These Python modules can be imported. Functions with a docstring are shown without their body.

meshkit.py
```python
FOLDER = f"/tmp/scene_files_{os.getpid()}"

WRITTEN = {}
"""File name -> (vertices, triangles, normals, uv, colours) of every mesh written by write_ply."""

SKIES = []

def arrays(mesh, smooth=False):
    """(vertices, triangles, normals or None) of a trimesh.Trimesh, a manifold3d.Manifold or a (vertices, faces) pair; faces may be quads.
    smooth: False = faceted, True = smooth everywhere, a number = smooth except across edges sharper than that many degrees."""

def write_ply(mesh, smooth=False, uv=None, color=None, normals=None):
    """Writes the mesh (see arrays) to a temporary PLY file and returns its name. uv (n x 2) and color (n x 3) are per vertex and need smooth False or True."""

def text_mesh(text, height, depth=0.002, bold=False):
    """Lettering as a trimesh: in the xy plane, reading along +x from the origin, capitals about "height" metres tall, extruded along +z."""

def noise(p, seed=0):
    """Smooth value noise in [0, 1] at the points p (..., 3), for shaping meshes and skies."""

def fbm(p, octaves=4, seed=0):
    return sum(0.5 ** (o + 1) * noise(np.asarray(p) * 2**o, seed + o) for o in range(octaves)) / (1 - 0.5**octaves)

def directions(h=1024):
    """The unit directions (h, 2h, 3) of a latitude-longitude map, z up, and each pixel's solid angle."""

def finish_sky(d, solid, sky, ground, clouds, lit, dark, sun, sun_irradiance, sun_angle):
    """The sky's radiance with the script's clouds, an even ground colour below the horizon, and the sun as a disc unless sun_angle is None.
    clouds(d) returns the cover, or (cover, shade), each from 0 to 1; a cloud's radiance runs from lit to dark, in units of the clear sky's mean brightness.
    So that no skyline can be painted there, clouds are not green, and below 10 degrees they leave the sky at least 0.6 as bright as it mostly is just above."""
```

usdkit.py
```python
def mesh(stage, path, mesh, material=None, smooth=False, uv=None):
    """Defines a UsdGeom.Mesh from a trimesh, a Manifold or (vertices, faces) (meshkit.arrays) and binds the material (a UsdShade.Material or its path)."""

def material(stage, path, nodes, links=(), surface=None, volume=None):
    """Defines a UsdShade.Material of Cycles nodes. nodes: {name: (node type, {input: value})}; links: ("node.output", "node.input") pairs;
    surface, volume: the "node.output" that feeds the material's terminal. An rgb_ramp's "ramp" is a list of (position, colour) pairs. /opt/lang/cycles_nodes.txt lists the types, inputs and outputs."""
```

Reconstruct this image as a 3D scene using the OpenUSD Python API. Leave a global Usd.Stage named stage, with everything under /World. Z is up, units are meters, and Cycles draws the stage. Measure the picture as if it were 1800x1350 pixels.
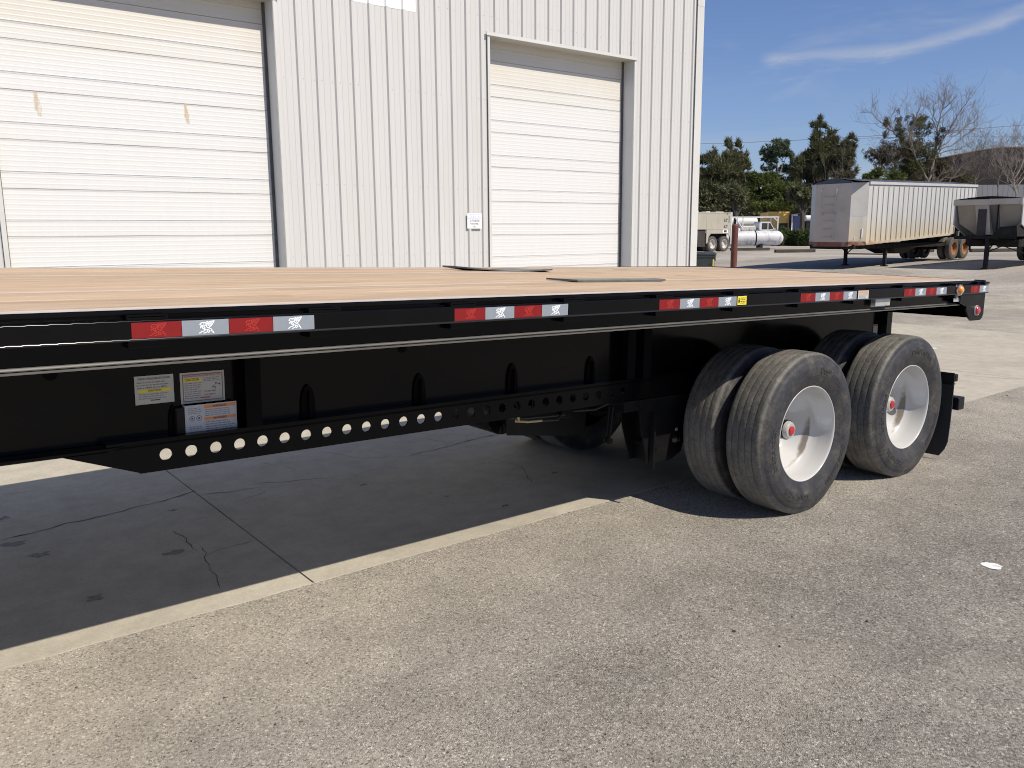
import math, random, numpy as np, trimesh, usdkit, meshkit
from shapely.geometry import Polygon, LineString, Point, box as sbox
from shapely.ops import unary_union
from shapely import affinity
from pxr import Usd, UsdGeom, UsdShade, UsdLux, Gf, Sdf

stage = Usd.Stage.CreateInMemory()
UsdGeom.SetStageUpAxis(stage, "Z")
UsdGeom.SetStageMetersPerUnit(stage, 1.0)
UsdGeom.Xform.Define(stage, "/World")
stage.SetDefaultPrim(stage.GetPrimAtPath("/World"))
UsdGeom.Scope.Define(stage, "/World/Looks")
rng = np.random.default_rng(7)
random.seed(7)
PI = math.pi

# ------------------------------------------------------------------ camera, sky, sun, exposure
CAM = np.array([0.0, 0.0, 1.73])
YAW, PITCH, ROLL, FPX = 0.6570750, 0.1800693, -0.0072529, 1456.81      # FPX: focal length for a picture 1800 wide
_f = np.array([math.sin(YAW) * math.cos(PITCH), math.cos(YAW) * math.cos(PITCH), -math.sin(PITCH)])
_r0 = np.array([math.cos(YAW), -math.sin(YAW), 0.0])
_u0 = np.cross(_r0, _f)
_r = math.cos(ROLL) * _r0 + math.sin(ROLL) * _u0
_u = -math.sin(ROLL) * _r0 + math.cos(ROLL) * _u0
EXPOSURE = 0.36
SUN_DIR = np.array([0.22, -0.86, 1.0]); SUN_DIR /= np.linalg.norm(SUN_DIR)
SUN_INTENSITY, SKY_STRENGTH = 1.12, 0.066

cam = UsdGeom.Camera.Define(stage, "/World/camera")
m = Gf.Matrix4d(*_r, 0, *_u, 0, *(-_f), 0, *CAM, 1)
cam.AddTransformOp().Set(m)
cam.CreateHorizontalApertureAttr(36.0)
cam.CreateVerticalApertureAttr(27.0)
cam.CreateFocalLengthAttr(FPX / 1800 * 36.0)
cam.CreateExposureAttr(EXPOSURE)
cam.CreateClippingRangeAttr(Gf.Vec2f(0.05, 5000))

sun = UsdLux.DistantLight.Define(stage, "/World/sun")
sun.CreateIntensityAttr(SUN_INTENSITY)
sun.CreateAngleAttr(0.53)
sun.CreateNormalizeAttr(True)
sun.CreateColorAttr(Gf.Vec3f(1.0, 0.925, 0.80))
_z = SUN_DIR; _x = np.cross([0, 0, 1.0], _z); _x /= np.linalg.norm(_x); _y = np.cross(_z, _x)
sun.AddTransformOp().Set(Gf.Matrix4d(*_x, 0, *_y, 0, *_z, 0, 0, 0, 30, 1))

def mat(name, nodes, links=(), surface="p.BSDF", **k):
    return usdkit.material(stage, "/World/Looks/" + name, nodes, links, surface=surface, **k)

sky_el, sky_rot = math.asin(SUN_DIR[2]), math.atan2(SUN_DIR[0], SUN_DIR[1])
D2R = PI / 180
# thin cirrus: one long wisp rising to the right, and faint veils
sky_nodes = {
    "sky": ("sky_texture", {"sky_type": "single_scattering", "sun_disc": False, "sun_elevation": sky_el, "sun_rotation": sky_rot, "altitude": 100.0, "air_density": 1.0, "aerosol_density": 0.6, "ozone_density": 1.6}),
    "tc": ("texture_coordinate", {}),
    "xyz": ("separate_xyz", {}),
    "az": ("math", {"math_type": "arctan2"}),
    "el": ("math", {"math_type": "arcsine"}),
    "azk": ("math", {"math_type": "multiply", "value2": 8.0}),
    "elk": ("math", {"math_type": "multiply", "value2": 34.0}),
    "co": ("combine_xyz", {"z": 3.3}),
    "n1": ("noise_texture", {"scale": 2.2, "detail": 6.0, "roughness": 0.62, "distortion": 0.5}),
    "n2": ("noise_texture", {"scale": 0.8, "detail": 5.0, "roughness": 0.6, "distortion": 0.6}),
    # centre line of the wisp: el0 = 10.35 deg + 2.0*(max(az-60,0)/8)^2
    "a1": ("math", {"math_type": "subtract", "value2": 60 * D2R}),
    "a2": ("math", {"math_type": "maximum", "value2": 0.0}),
    "a3": ("math", {"math_type": "power", "value2": 2.0}),
    "a4": ("math", {"math_type": "multiply_add", "value2": 1.55 * D2R / (8 * D2R) ** 2, "value3": 10.45 * D2R}),
    "d1": ("math", {"math_type": "subtract"}),
    "nn": ("math", {"math_type": "multiply_add", "value2": 1.0 * D2R, "value3": -0.5 * D2R}),
    "d2": ("math", {"math_type": "add"}),
    "d3": ("math", {"math_type": "absolute"}),
    "core": ("map_range", {"range_type": "smoothstep", "from_min": 0.72 * D2R, "from_max": 0.0, "to_min": 0.0, "to_max": 1.0, "clamp": True}),
    "win": ("map_range", {"range_type": "smoothstep", "from_min": 53.4 * D2R, "from_max": 54.6 * D2R, "clamp": True}),
    "win2": ("map_range", {"range_type": "smoothstep", "from_min": 95 * D2R, "from_max": 58.0 * D2R, "to_min": 0.12, "to_max": 1.0, "clamp": True}),
    "c1": ("math", {"math_type": "multiply"}),
    "c2": ("math", {"math_type": "multiply"}),
    "nb": ("map_range", {"from_min": 0.3, "from_max": 0.75, "to_min": 0.25, "to_max": 1.0, "clamp": True}),
    "c3": ("math", {"math_type": "multiply"}),
    "veil": ("map_range", {"range_type": "smoothstep", "from_min": 0.50, "from_max": 0.85, "to_min": 0.0, "to_max": 0.30, "clamp": True}),
    "vel": ("map_range", {"range_type": "smoothstep", "from_min": 0.0, "from_max": 4 * D2R, "to_min": 0.3, "to_max": 1.0, "clamp": True}),
    "v2": ("math", {"math_type": "multiply"}),
    "c4": ("math", {"math_type": "multiply", "value2": 0.75}),
    "sum": ("math", {"math_type": "maximum"}),
    "hz": ("map_range", {"from_min": 0.0, "from_max": 1.0, "to_min": 0.0, "to_max": 1.0, "clamp": True}),
    "mixc": ("mix_color", {"b": (6.2, 6.6, 7.4), "use_clamp": False}),
    "tint": ("mix_color", {"blend_type": "multiply", "fac": 1.0, "b": (.89, .975, 1.29), "use_clamp": False}),
    "bg": ("background_shader", {"strength": SKY_STRENGTH}),
}
sky_links = [("tc.generated", "xyz.vector"), ("xyz.x", "az.value1"), ("xyz.y", "az.value2"), ("xyz.z", "el.value1"), ("az.value", "azk.value1"), ("el.value", "elk.value1"),
             ("azk.value", "co.x"), ("elk.value", "co.y"), ("co.vector", "n1.vector"), ("co.vector", "n2.vector"),
             ("az.value", "a1.value1"), ("a1.value", "a2.value1"), ("a2.value", "a3.value1"), ("a3.value", "a4.value1"),
             ("el.value", "d1.value1"), ("a4.value", "d1.value2"), ("n1.fac", "nn.value1"), ("d1.value", "d2.value1"), ("nn.value", "d2.value2"), ("d2.value", "d3.value1"), ("d3.value", "core.value"),
             ("az.value", "win.value"), ("az.value", "win2.value"), ("core.result", "c1.value1"), ("win.result", "c1.value2"), ("c1.value", "c2.value1"), ("win2.result", "c2.value2"),
             ("n1.fac", "nb.value"), ("c2.value", "c3.value1"), ("nb.result", "c3.value2"), ("c3.value", "c4.value1"),
             ("n2.fac", "veil.value"), ("el.value", "vel.value"), ("veil.result", "v2.value1"), ("vel.result", "v2.value2"), ("c4.value", "sum.value1"), ("v2.value", "sum.value2"),
             ("sky.color", "tint.a"), ("tint.result", "mixc.a"), ("sum.value", "mixc.fac"), ("mixc.result", "bg.color")]
sky_mat = mat("sky_look", sky_nodes, sky_links, surface="bg.background")
dome = UsdLux.DomeLight.Define(stage, "/World/sky")
UsdShade.MaterialBindingAPI.Apply(dome.GetPrim()).Bind(sky_mat)
dome.GetPrim().SetCustomDataByKey("kind", "structure")

# ------------------------------------------------------------------ helpers
def pxray(x, y):
    return _f + _r * (x - 900) / FPX - _u * (y - 675) / FPX

def at(x, y, depth):
    """The point of the world at a depth (metres along the view) in the direction measured in the photograph."""
    return CAM + pxray(x, y) * depth

def on_z(x, y, z=0.0):
    v = pxray(x, y); return CAM + v * ((z - CAM[2]) / v[2])

USED = {}
def path_for(name, parent):
    base = (parent if isinstance(parent, str) else str(parent.GetPath())) if parent is not None else "/World"
    n = USED.get((base, name), 0); USED[(base, name)] = n + 1
    return f"{base}/{name}" + (f"_{n:03d}" if n else "")

def obj(name, mesh, material, parent=None, smooth=False, label=None):
    if isinstance(mesh, MB): mesh = mesh.mesh()
    g = usdkit.mesh(stage, path_for(name, parent), mesh, material, smooth=smooth)
    p = g.GetPrim()
    if label: p.SetCustomDataByKey("label", label)
    if name == "print": p.SetCustomDataByKey("kind", "stuff")        # lines of small print, too small to pick apart
    return p

def tag(p, label=None, cat=None, group=None, kind=None):
    for k, v in (("label", label), ("category", cat), ("group", group), ("kind", kind)):
        if v: p.SetCustomDataByKey(k, v)
    return p

def thing(name, label, cat, loc=(0, 0, 0), rotz=0.0, group=None, kind=None, matrix=None):
    x = UsdGeom.Xform.Define(stage, path_for(name, None))
    if matrix is not None: x.AddTransformOp().Set(matrix)
    else:
        x.AddTranslateOp().Set(Gf.Vec3d(*map(float, loc)))
        if rotz: x.AddRotateZOp().Set(math.degrees(rotz))
    return tag(x.GetPrim(), label, cat, group, kind)

def part(name, parent):
    return UsdGeom.Xform.Define(stage, path_for(name, parent)).GetPrim()

class MB:
    """Collects shapes into one mesh."""
    def __init__(s): s.v, s.f, s.n = [], [], 0
    def add(s, v, f):
        v = np.asarray(v, float); f = np.asarray(f, int)
        if f.shape[1] == 4: f = np.vstack([f[:, [0, 1, 2]], f[:, [0, 2, 3]]])
        s.v.append(v); s.f.append(f + s.n); s.n += len(v); return s
    def tm(s, t): return s.add(np.array(t.vertices), np.array(t.faces))
    def box(s, a, b, bev=0.0):
        a, b = np.minimum(a, b).astype(float), np.maximum(a, b).astype(float)
        if bev <= 0:
            c = np.array([[x, y, z] for x in (a[0], b[0]) for y in (a[1], b[1]) for z in (a[2], b[2])])
            return s.add(c, [[0, 1, 3, 2], [4, 6, 7, 5], [0, 4, 5, 1], [2, 3, 7, 6], [0, 2, 6, 4], [1, 5, 7, 3]])
        bev = min(bev, (b - a).min() * .45)
        p = []
        for x in (0, 1):
            for y in (0, 1):
                for z in (0, 1):
                    c = np.array([(a, b)[x][0], (a, b)[y][1], (a, b)[z][2]]); d = np.array([1 - 2 * x, 1 - 2 * y, 1 - 2 * z]) * bev
                    for k in range(3):
                        q = c + d; q[k] = c[k]; p.append(q)
        return s.tm(trimesh.convex.convex_hull(np.array(p)))
    def obox(s, c, size, R, bev=0):
        t = MB().box(-np.array(size) / 2, np.array(size) / 2, bev); v, f = t.mesh()
        return s.add(v @ np.asarray(R).T + np.asarray(c), f)
    def tube(s, pts, r, n=8, cap=True):
        pts = np.asarray(pts, float); r = np.broadcast_to(r, len(pts)).astype(float)
        t = np.gradient(pts, axis=0); t /= np.linalg.norm(t, axis=1, keepdims=True) + 1e-12
        up = np.array([0, 0, 1.0]) if abs(t[0][2]) < .9 else np.array([1.0, 0, 0])
        a = np.cross(t, up); a /= np.linalg.norm(a, axis=1, keepdims=True) + 1e-12
        b = np.cross(t, a)
        th = np.arange(n) / n * 2 * PI
        v = pts[:, None] + r[:, None, None] * (np.cos(th)[None, :, None] * a[:, None] + np.sin(th)[None, :, None] * b[:, None])
        v = v.reshape(-1, 3); f = []
        for i in range(len(pts) - 1):
            for j in range(n):
                k = (j + 1) % n
                f.append([i * n + j, (i + 1) * n + j, (i + 1) * n + k, i * n + k])
        s.add(v, f)
        if cap:
            for i, fl in ((0, 1), (len(pts) - 1, 0)):
                c = np.vstack([v[i * n:(i + 1) * n], pts[i]])
                s.add(c, [[n, j, (j + 1) % n] if fl else [n, (j + 1) % n, j] for j in range(n)])
        return s
    def ext(s, poly, h, M=None):
        """Extrude a shapely polygon by h along z, then map with M (3x4: columns x, y, z axes and origin)."""
        polys = getattr(poly, "geoms", [poly])
        for q in polys:
            if q.is_empty or q.area < 1e-10: continue
            t = trimesh.creation.extrude_polygon(q, h); v = np.array(t.vertices)
            if M is not None: v = v @ np.asarray(M)[:, :3].T + np.asarray(M)[:, 3]
            s.add(v, np.array(t.faces) if M is None or np.linalg.det(np.asarray(M)[:, :3]) > 0 else np.array(t.faces)[:, ::-1])
        return s
    def revolve(s, prof, n=48, axis="y", c=(0, 0, 0)):
        """prof: (axial, radius) pairs; spun about the y (or x, z) axis through c."""
        prof = np.asarray(prof, float); th = np.arange(n) / n * 2 * PI; k = len(prof)
        A, B = np.cos(th), np.sin(th)
        a, r = prof[:, 0], prof[:, 1]
        x = r[:, None] * A; z = r[:, None] * B; y = np.repeat(a[:, None], n, 1)
        v = {"y": np.stack([x, y, z], -1), "x": np.stack([y, x, z], -1), "z": np.stack([x, z, y], -1)}[axis].reshape(-1, 3) + np.asarray(c)
        i, j = np.meshgrid(np.arange(k - 1), np.arange(n), indexing="ij"); jj = (j + 1) % n
        f = np.stack([i * n + j, (i + 1) * n + j, (i + 1) * n + jj, i * n + jj], -1).reshape(-1, 4)
        if axis in ("y",): f = f[:, ::-1]
        return s.add(v, f)
    def profile(s, pts, x0, x1):
        """Sweep a closed (y, z) outline along x from x0 to x1, with caps."""
        return s.ext(Polygon(pts), x1 - x0, np.array([[0, 0, 1, x0], [1, 0, 0, 0], [0, 1, 0, 0]], float))
    def mesh(s): return np.vstack(s.v), np.vstack(s.f)

def grid(xs, ys, zf):
    X, Y = np.meshgrid(xs, ys, indexing="ij"); Z = zf(X, Y); n, k = X.shape
    v = np.stack([X, Y, Z], -1).reshape(-1, 3)
    i, j = np.meshgrid(np.arange(n - 1), np.arange(k - 1), indexing="ij")
    f = np.stack([i * k + j, (i + 1) * k + j, (i + 1) * k + j + 1, i * k + j + 1], -1).reshape(-1, 4)
    return v, f

def sstep(x): x = np.clip(x, 0, 1); return x * x * (3 - 2 * x)
def gz(x, y): return 0.38 * sstep((np.asarray(x, float) - 16) / 28)       # the yard rises gently beyond the pavement

# ------------------------------------------------------------------ materials
def paint(name, col, rough=.5, var=.12, scale=4.0, bump=0.0, bscale=60.0, metallic=0.0, spec=.5, dirt_or_shade=None, dirt_or_shade_amt=.5, dscale=2.0, stretch=(1, 1, 1), coat=0.0, rnd=0.0, rvar=0.0):
    """A surface colour with cloudy variation, optional patches of dirt, fine relief and per-object variation."""
    n = {"tc": ("texture_coordinate", {}), "mp": ("mapping", {"scale": stretch}),
         "n": ("noise_texture", {"scale": scale, "detail": 5.0, "roughness": .6}),
         "r": ("map_range", {"from_min": .25, "from_max": .75, "to_min": 1 - var, "to_max": 1 + var}),
         "c": ("mix_color", {"blend_type": "multiply", "fac": 1.0, "a": col, "use_clamp": False}),
         "cc": ("combine_color", {}),
         "p": ("principled_bsdf", {"roughness": rough, "metallic": metallic, "specular_ior_level": spec, "coat_weight": coat, "coat_roughness": .05})}
    l = [("tc.object", "mp.vector"), ("mp.vector", "n.vector"), ("n.fac", "r.value"), ("r.result", "cc.r"), ("r.result", "cc.g"), ("r.result", "cc.b"), ("cc.color", "c.b")]
    out = "c.result"
    if rnd:
        n["oi"] = ("object_info", {}); n["rr"] = ("map_range", {"to_min": 1 - rnd, "to_max": 1 + rnd}); n["rc"] = ("combine_color", {})
        n["rm"] = ("mix_color", {"blend_type": "multiply", "fac": 1.0, "use_clamp": False})
        l += [("oi.random", "rr.value"), ("rr.result", "rc.r"), ("rr.result", "rc.g"), ("rr.result", "rc.b"), (out, "rm.a"), ("rc.color", "rm.b")]; out = "rm.result"
    if dirt_or_shade is not None:
        n["dn"] = ("noise_texture", {"scale": dscale, "detail": 7.0, "roughness": .68, "distortion": .4}); n["dr"] = ("map_range", {"range_type": "smoothstep", "from_min": .48, "from_max": .72, "to_min": 0.0, "to_max": dirt_or_shade_amt, "clamp": True})
        n["dm"] = ("mix_color", {"b": dirt_or_shade, "use_clamp": False})
        l += [("mp.vector", "dn.vector"), ("dn.fac", "dr.value"), ("dr.result", "dm.fac"), (out, "dm.a")]; out = "dm.result"
    l.append((out, "p.base_color"))
    if rvar:
        n["rv"] = ("map_range", {"from_min": .3, "from_max": .7, "to_min": rough - rvar, "to_max": rough + rvar, "clamp": True}); l += [("n.fac", "rv.value"), ("rv.result", "p.roughness")]
    if bump:
        n["bn"] = ("noise_texture", {"scale": bscale, "detail": 4.0}); n["b"] = ("bump", {"strength": bump, "distance": .01})
        l += [("mp.vector", "bn.vector"), ("bn.fac", "b.height"), ("b.normal", "p.normal")]
    return mat(name, n, l)

M = {}
M["wall"] = paint("wall_white", (.505, .50, .49), .42, .03, 1.3, dirt_or_shade=(.50, .48, .44), dirt_or_shade_amt=.22, dscale=1.1, stretch=(1.5, 1, .35), bump=.03, bscale=5)
M["patch"] = paint("wall_patch_white", (.80, .80, .80), .35, .02, 2)
M["trim"] = paint("trim_white", (.53, .525, .505), .4, .05, 2, dirt_or_shade=(.42, .39, .33), dirt_or_shade_amt=.25, dscale=3)
M["jamb"] = paint("jamb_white", (.50, .49, .46), .5, .06, 2)
M["seal"] = paint("seal_rubber", (.09, .085, .08), .7, .2, 8)
M["roof"] = paint("roof_metal", (.5, .5, .49), .45, .05, 1)
M["plate"] = paint("sign_plate", (.80, .80, .80), .35, .02, 6)
M["sign_head"] = paint("sign_faded_blue", (.50, .53, .70), .4, .08, 30)
M["sign_ink"] = paint("sign_ink", (.10, .10, .105), .5, .2, 40)
M["sign_pale"] = paint("sign_pale_ink", (.78, .79, .84), .5, .1, 30)
M["screw"] = paint("screw_zinc", (.42, .40, .37), .5, .3, 30)
M["black"] = paint("trailer_black", (.0032, .0032, .0038), .16, .2, 3, bump=.012, bscale=9, spec=.14, rvar=.05)
M["black2"] = paint("chassis_black", (.006, .006, .0065), .42, .3, 6, bump=.06, bscale=25, spec=.2, dirt_or_shade=(.02, .018, .016), dirt_or_shade_amt=.35, dscale=4)
M["lip"] = paint("rail_lip_sunlit", (.085, .08, .072), .5, .35, 14, stretch=(.4, 1, 1))  # paler than the rail: sunlit flange tops painted into the colour
M["alu"] = paint("dull_aluminium", (.52, .52, .52), .42, .15, 9, metallic=.55)
M["flat_black"] = paint("flat_black", (.0025, .0025, .003), .6, .2, 8, spec=.08)
M["edge"] = paint("glossy_black_edge", (.012, .012, .013), .17, .4, 6, spec=.6, stretch=(.3, 1, 1))  # glossy black for the added rub rail bead and the pivot bolt
M["seam"] = paint("seam_dark", (.13, .092, .062), .8, .35, 5, stretch=(.5, 3, 1))  # dark brown tone of the deck seam strips
M["strip"] = paint("edge_strip_pale", (.52, .46, .42), .6, .15, 9)
M["chrome"] = paint("bright_steel", (.6, .6, .6), .2, .1, 9, metallic=1)
M["brass"] = paint("brass_fitting", (.45, .36, .2), .35, .2, 20, metallic=.8)
M["tape_red"] = paint("reflective_red", (.19, .013, .014), .5, .06, 30, spec=.15)
M["tape_red2"] = paint("reflective_red_emblem", (.36, .026, .018), .35, .05, 30)
M["tape_silver"] = paint("reflective_silver", (.27, .30, .34), .33, .05, 40, metallic=.25)
M["tape_white"] = paint("reflective_white_emblem", (.80, .82, .85), .4, .04, 30)
M["yellow"] = paint("label_yellow", (.72, .60, .03), .4, .05, 30)
M["label"] = paint("label_paper", (.46, .455, .44), .45, .04, 20)
M["label2"] = paint("label_paper_blue", (.46, .475, .52), .45, .04, 20)
M["ink"] = paint("label_ink", (.05, .05, .055), .5, .1, 20)
M["inkgrey"] = paint("label_grey_ink", (.22, .22, .24), .5, .2, 90)
M["orange"] = paint("label_orange", (.70, .24, .05), .45, .05, 20)
M["redink"] = paint("label_red_ink", (.45, .05, .05), .45, .05, 20)
M["amber"] = mat("amber_lens", {"n": ("noise_texture", {"scale": 60.0}), "r": ("rgb_ramp", {"ramp": [(.3, (.75, .22, .01)), (.7, (.9, .33, .02))]}), "p": ("principled_bsdf", {"roughness": .12, "transmission_weight": .25, "ior": 1.49, "coat_weight": .6})}, [("n.fac", "r.fac"), ("r.color", "p.base_color")])
M["redlens"] = mat("red_lens", {"n": ("noise_texture", {"scale": 60.0}), "r": ("rgb_ramp", {"ramp": [(.3, (.32, .012, .02)), (.7, (.5, .03, .04))]}), "p": ("principled_bsdf", {"roughness": .12, "transmission_weight": .15, "ior": 1.49, "coat_weight": .6})}, [("n.fac", "r.fac"), ("r.color", "p.base_color")])
M["redcap"] = paint("hub_cap_red", (.36, .022, .024), .35, .15, 30)
M["rubber"] = paint("mud_flap_rubber", (.012, .012, .012), .55, .25, 6, bump=.05, bscale=14, dirt_or_shade=(.07, .06, .05), dirt_or_shade_amt=.25, dscale=5)
M["matrub"] = paint("mat_rubber", (.10, .10, .096), .35, .3, 7, dirt_or_shade=(.26, .25, .23), dirt_or_shade_amt=.5, dscale=5, stretch=(.6, 2, 1))
M["hub"] = paint("hub_grey", (.34, .34, .33), .4, .15, 20, dirt_or_shade=(.25, .2, .14), dirt_or_shade_amt=.4, dscale=14)

def wood_mat():
    n = {"tc": ("texture_coordinate", {}), "oi": ("object_info", {}), "off": ("vector_math", {"math_type": "multiply_add", "vector2": (1, 1, 1)}), "cx": ("combine_xyz", {}),
         "k": ("math", {"math_type": "multiply", "value2": 37.0}),
         "mp": ("mapping", {"scale": (.55, 14, 6)}), "mp2": ("mapping", {"scale": (1.6, 60, 20)}), "mp3": ("mapping", {"scale": (.8, 3.0, 1)}),
         "n1": ("noise_texture", {"scale": 1.6, "detail": 6.0, "roughness": .62, "distortion": 1.2}), "n2": ("noise_texture", {"scale": 2.0, "detail": 5.0, "roughness": .7}),
         "n3": ("noise_texture", {"scale": 1.3, "detail": 4.0}),
         "ra": ("rgb_ramp", {"ramp": [(.28, (.35, .235, .15)), (.45, (.46, .335, .22)), (.58, (.51, .38, .262)), (.75, (.55, .425, .305))]}),
         "g": ("map_range", {"from_min": .3, "from_max": .62, "to_min": .72, "to_max": 1.08, "clamp": True}), "gc": ("combine_color", {}),
         "m": ("mix_color", {"blend_type": "multiply", "fac": 1.0, "use_clamp": False}),
         "d": ("map_range", {"range_type": "smoothstep", "from_min": .56, "from_max": .75, "to_min": 0.0, "to_max": .45, "clamp": True}), "dm": ("mix_color", {"b": (.30, .20, .13), "use_clamp": False}),
         "rr": ("map_range", {"to_min": .88, "to_max": 1.1}), "rc": ("combine_color", {}), "rm": ("mix_color", {"blend_type": "multiply", "fac": 1.0, "use_clamp": False}),
         "mp4": ("mapping", {"scale": (1.1, 34, 1)}), "n4": ("noise_texture", {"scale": 1.0, "detail": 3.0, "roughness": .5, "distortion": .3}), "ck": ("map_range", {"range_type": "smoothstep", "from_min": .70, "from_max": .76, "to_min": 0.0, "to_max": .75, "clamp": True}), "cm": ("mix_color", {"b": (.10, .065, .045), "use_clamp": False}),
         "b": ("bump", {"strength": .25, "distance": .004}), "p": ("principled_bsdf", {"roughness": .62, "specular_ior_level": .3})}
    l = [("oi.random", "k.value1"), ("k.value", "cx.x"), ("k.value", "cx.y"), ("tc.object", "off.vector1"), ("cx.vector", "off.vector3"),
         ("off.vector", "mp.vector"), ("off.vector", "mp2.vector"), ("off.vector", "mp3.vector"), ("mp.vector", "n1.vector"), ("mp2.vector", "n2.vector"), ("mp3.vector", "n3.vector"),
         ("n1.fac", "ra.fac"), ("n2.fac", "g.value"), ("g.result", "gc.r"), ("g.result", "gc.g"), ("g.result", "gc.b"), ("ra.color", "m.a"), ("gc.color", "m.b"),
         ("n3.fac", "d.value"), ("d.result", "dm.fac"), ("m.result", "dm.a"), ("oi.random", "rr.value"), ("rr.result", "rc.r"), ("rr.result", "rc.g"), ("rr.result", "rc.b"), ("dm.result", "rm.a"), ("rc.color", "rm.b"),
         ("off.vector", "mp4.vector"), ("mp4.vector", "n4.vector"), ("n4.fac", "ck.value"), ("ck.result", "cm.fac"), ("rm.result", "cm.a"), ("cm.result", "p.base_color"), ("n2.fac", "b.height"), ("b.normal", "p.normal")]
    return mat("deck_wood", n, l)
M["wood"] = wood_mat()

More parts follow.
